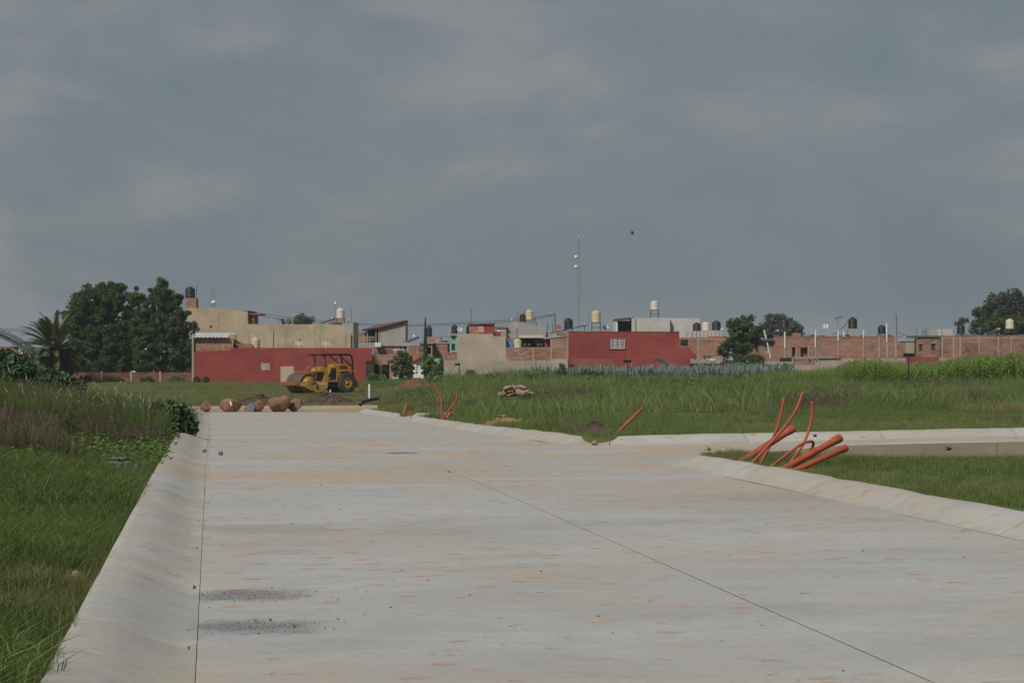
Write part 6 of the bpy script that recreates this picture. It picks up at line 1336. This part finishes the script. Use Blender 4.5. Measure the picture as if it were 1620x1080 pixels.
tree('creeping_weed', 'trailing sprig reaching across the left kerb', 301, 44.6, [(300, 688, 8, 7), (304, 676, 5, 6)], LF['castor'], .045, .6, 16, 22, .09, 51, .01, None, 'weed', fork=.2)
tree('tall_weed', 'dark low weed within the left purple grass', 98, 33, [(98, 682, 16, 9), (90, 688, 10, 7)], LF['castor'], .06, .6, 26, 40, .13, 52, .01, None, 'weed', fork=.2)
for i, (px, Y, w_, h_, lab, lf) in enumerate(((744, 200, 9, 10, 'rounded shrub right of the sign by the blank wall', 'bright'), (722, 203, 5, 6, 'small shrub left of the sign by the blank wall', 'bright'), (888, 192, 7, 14, 'upright shrub at the corner of the red house', 'mid'), (862, 194, 12, 8, 'broad weed clump before the brick terrace wall', 'bright'), (925, 186, 16, 8, 'sprawling weeds at the left end of the agaves', 'mid'), (950, 184, 14, 8, 'sprawling weeds left of the sign before the red house', 'mid'),
        (996, 183, 5, 6, 'little weed at the foot of the sign before the red house', 'bright'), (312, 222, 4, 6, 'grey-green shrub at the corner of the red wall', 'olive'), (326, 222, 4, 5, 'small weed at the foot of the red wall', 'mid'), (604, 214, 10, 7, 'shrub before the dark garage', 'bright'), (590, 214, 9, 8, 'shrub at the right end of the red wall', 'bright'), (690, 160, 16, 9, 'grassy shrub on top of the red soil mound', 'bright'), (1345, 152, 10, 10, 'dark weed before the base wall of the brick columns house', 'mid'), (1590, 150, 14, 10, 'weed topping the far corn', 'mid'), (135, 226, 12, 5, 'straggling weed at the left end of the garden wall', 'mid'), (182, 226, 14, 4, 'low weeds along the middle of the garden wall', 'mid'), (232, 226, 12, 5, 'low weeds along the garden wall below the pine', 'mid'), (278, 226, 14, 5, 'weeds where the garden wall meets the red wall', 'bright'), (780, 170, 20, 7, 'wide low weed patch below the blank wall', 'bright'), (840, 168, 18, 7, 'wide low weed patch before the agaves', 'bright'), (1040, 180, 14, 6, 'low weeds beside the tan soil mound', 'mid'))):
    X = wx(px, Y); yb_ = HY + (CZ - gz(X, Y)) * FPX / Y; tree('weed_shrub', lab, px, Y, [(px, yb_ - h_, w_ * .8, h_ * .8), (px - w_ * .3, yb_ - h_ * .5, w_ * .7, h_ * .6), (px + w_ * .4, yb_ - h_ * .45, w_ * .6, h_ * .6)], LF[lf], .11, .5, 34, 40, .26, 60 + i, .03, 'weeds along the field edge', 'shrub', fork=.2)
# roof succulents
for i, (px, lab) in enumerate(((447, 'short roof succulent next to the dark drum'), (456, 'spiky roof succulent between the T posts'), (466, 'tall roof succulent right of the T posts'))):
    tree('roof_succulent', lab, px, 250, [(px, 508, 2.4, 3.2 + i * .5), (px + 2, 510, 2, 2)], LF['bright'], .16, .3, 30, 6, .2, 80 + i, .04, 'roof succulents', 'plant', yb=513, fork=.2)
# seedling on the kerb tip
s_, t_ = SN1 - 2.6, TR + 1.15; q = W(s_, t_, float(height(s_, t_))); q = P(1121, 718, q.y); t = thing('seedling', 'spindly seedling at the tip of the pipe plot kerb', 'plant', (q.x, q.y, q.z - .06)); m = MB(); rr = random.Random(9)
m.tube([q - Vector((0, 0, .06)), q + Vector((.005, 0, .12))], .004, 5)
for i in range(14): a = rr.uniform(0, 6.28); z = rr.uniform(.06, .13); m.tube([q + Vector((0, 0, z)), q + Vector((.07 * math.cos(a), .07 * math.sin(a), z + rr.uniform(0, .03)))], [.006, .002], 4)
m.build('stem', LF['castor'], t)
# agaves: every rosette its own plant
def agave_mesh(seed, n=30):
    r = random.Random(seed); V = []; F = []
    for i in range(n):
        az = i * 2.399963 + r.uniform(-.2, .2); el = math.radians(88 - 62 * (i / n) ** .9 + r.uniform(-5, 5)); L_ = r.uniform(.9, 1.25); h = Vector((math.cos(az), math.sin(az), 0)); sd_ = Vector((-h.y, h.x, 0)); d = h * math.cos(el) + Vector((0, 0, math.sin(el))); nr = sd_.cross(d); o = len(V)
        for u, w_ in ((0, .05), (.35, .065), (.75, .04), (1, .004)):
            p = h * .08 + d * L_ * u; V += [p - sd_ * w_ + nr * .025 * (1 - u), p, p + sd_ * w_ + nr * .025 * (1 - u)]
        for k in range(3): a = o + 3 * k; F += [(a, a + 1, a + 4, a + 3), (a + 1, a + 2, a + 5, a + 4)]
    me = bpy.data.meshes.new('agave_leaves'); me.from_pydata([tuple(v) for v in V], [], F); me.materials.append(LF['agave']); return me
ams = [agave_mesh(i) for i in range(4)]; rr = random.Random(21)
for row, Y in enumerate((188, 192, 196.5, 201, 206)):
    x0, x1 = {0: (1075, 1250), 1: (985, 1255), 2: (905, 1255), 3: (880, 1235), 4: (820, 1230)}[row]; px = x0
    while px < x1:
        o = bpy.data.objects.new('agave_plant', ams[rr.randrange(4)]); COL.objects.link(o); Yq = Y + rr.uniform(-.7, .7); X = wx(px, Yq); o.location = (X, Yq, gz(X, Yq) - .05); k = rr.uniform(1.05, 1.45); o.scale = (k, k, k * rr.uniform(.95, 1.2)); o.rotation_euler = (rr.uniform(-.08, .08), rr.uniform(-.08, .08), rr.uniform(0, 6.28))
        tag(o, 'blue-grey spiky agave in the planted rows before the houses', 'agave', 'agave plants in rows'); px += rr.uniform(12, 17)
# corn
CH = bpy.data.collections.new('corn_sources')
for sd_ in range(4):
    r = random.Random(50 + sd_); V = []; F = []; MI = []; H = r.uniform(1.75, 2.1)
    def strip(pts, ws, sdv, mi):
        o = len(V)
        for p, w_ in zip(pts, ws): V.append(tuple(p - sdv * w_)); V.append(tuple(p + sdv * w_))
        for k in range(len(pts) - 1): F.append((o + 2 * k, o + 2 * k + 1, o + 2 * k + 3, o + 2 * k + 2)); MI.append(mi)
    strip([Vector((0, 0, 0)), Vector((0, 0, H))], [.018, .01], Vector((1, 0, 0)), 0); strip([Vector((0, 0, 0)), Vector((0, 0, H))], [.018, .01], Vector((0, 1, 0)), 0)
    for i in range(11):
        az = i * 3.14 + r.uniform(-.6, .6); h = Vector((math.cos(az), math.sin(az), 0)); z = H * (.15 + .075 * i); L_ = r.uniform(.55, .85); sdv = Vector((-h.y, h.x, .15))
        strip([Vector((0, 0, z)) + h * L_ * u + Vector((0, 0, L_ * (1.0 * u - 1.15 * u * u))) for u in (0, .25, .5, .75, 1)], [.03, .05, .045, .03, .004], sdv, 0)
    for i in range(4): a = r.uniform(0, 6.28); strip([Vector((0, 0, H)), Vector((.08 * math.cos(a), .08 * math.sin(a), H + .28))], [.012, .006], Vector((1, 0, 0)), 1)
    CH.objects.link(source('corn_%d' % sd_, np.array(V), 4, np.array(F), [LF['corn'], LF['tassel']], MI))
rg = np.random.default_rng(77); PT = []; SCL = []
for Y in np.arange(136, 172, .85):
    for X in np.arange(wx(1175, Y), wx(1820, Y), .33):
        x = X + rg.normal(0, .06); y = Y + rg.normal(0, .08); px = HX + FPX * x / y
        front = np.interp(px, [1175, 1260, 1330, 1400, 1620, 1820], [166, 155, 142, 139, 137, 136]); back = np.interp(px, [1175, 1215, 1260, 1820], [169, 172, 172, 172])
        if y < front + 2.5 * (vnoise(x * .5, 3, 5) - .5) or y > back: continue
        k = float(np.interp(px, [1175, 1270, 1320, 1352, 1420, 1490, 1540, 1620], [.40, .48, .56, .82, .74, .76, 1.0, 1.06])) * (.78 + .45 * float(fbm(np.array(x * .4), np.array(y * .4), 71))); PT.append((x, y, gz(x, y) - .02)); SCL.append((k * 1.1, k * 1.1, k))
n = len(PT); scatter('corn_field', 'dense green corn field before the brick houses', 'corn', PT, np.stack([rg.normal(0, .06, n), rg.normal(0, .06, n), rg.uniform(0, 6.28, n)], 1), SCL, rg.integers(0, 4, n), CH)

# ---------------------------------------------------------------- what shows between the trees on the left
Y = 300; t = bld('white_far_house', 'white house glimpsed through the trees on the left', 190, Y)
pierced(t, 'wall', 'white', 150, 232, 546, None, Y, .3, [(160, 167, 556, 566), (205, 213, 554, 564)]); box(t, 'inside', 'void', 150.5, 231.5, 547, None, Y, 5, .6); box(t, 'roof_slab', 'grey', 148, 234, 543.5, 545.9, Y, 6, -.3)
Y = 296; t = bld('brick_far_house', 'brick house glimpsed between the palm and the round tree', 118, Y); box(t, 'wall', 'brick2', 84, 149, 556, None, Y, 6); box(t, 'roof_slab', 'grey', 82, 149.5, 553.5, 555.9, Y, 6.5, -.3)
for i, (px, Y, bl, lab) in enumerate(((205, 268, [(206, 560, 26, 22), (190, 575, 22, 16), (220, 575, 24, 16)], 'dark thicket behind the garden wall between the two big trees'), (285, 262, [(280, 570, 20, 18), (300, 572, 12, 16), (262, 578, 20, 12)], 'dark thicket between the pine and the red wall'), (112, 266, [(118, 572, 20, 14), (100, 580, 18, 12), (138, 578, 18, 14)], 'dark thicket behind the palm'))):
    tree('thicket', lab, px, Y, bl, LF['dark'], .22, .5, 70, 150, .6, 130 + i, .12, None, 'bush', fork=.2)
# ---------------------------------------------------------------- humid air
k = NT('humid_air'); k.t.nodes.remove(k.b); pv = k.n('ShaderNodeVolumePrincipled'); pv.inputs['Color'].default_value = (0.80, 0.88, 0.95, 1); pv.inputs['Density'].default_value = 0.0002; pv.inputs['Anisotropy'].default_value = 0.1
k.l(pv.outputs[0], k.o.inputs['Volume'])
hz = MB().box(-1900, 1900, -1000, 2000, -4, 42).build('haze', k.m); tag(hz, 'thin humid air over the whole field', kind='stuff')
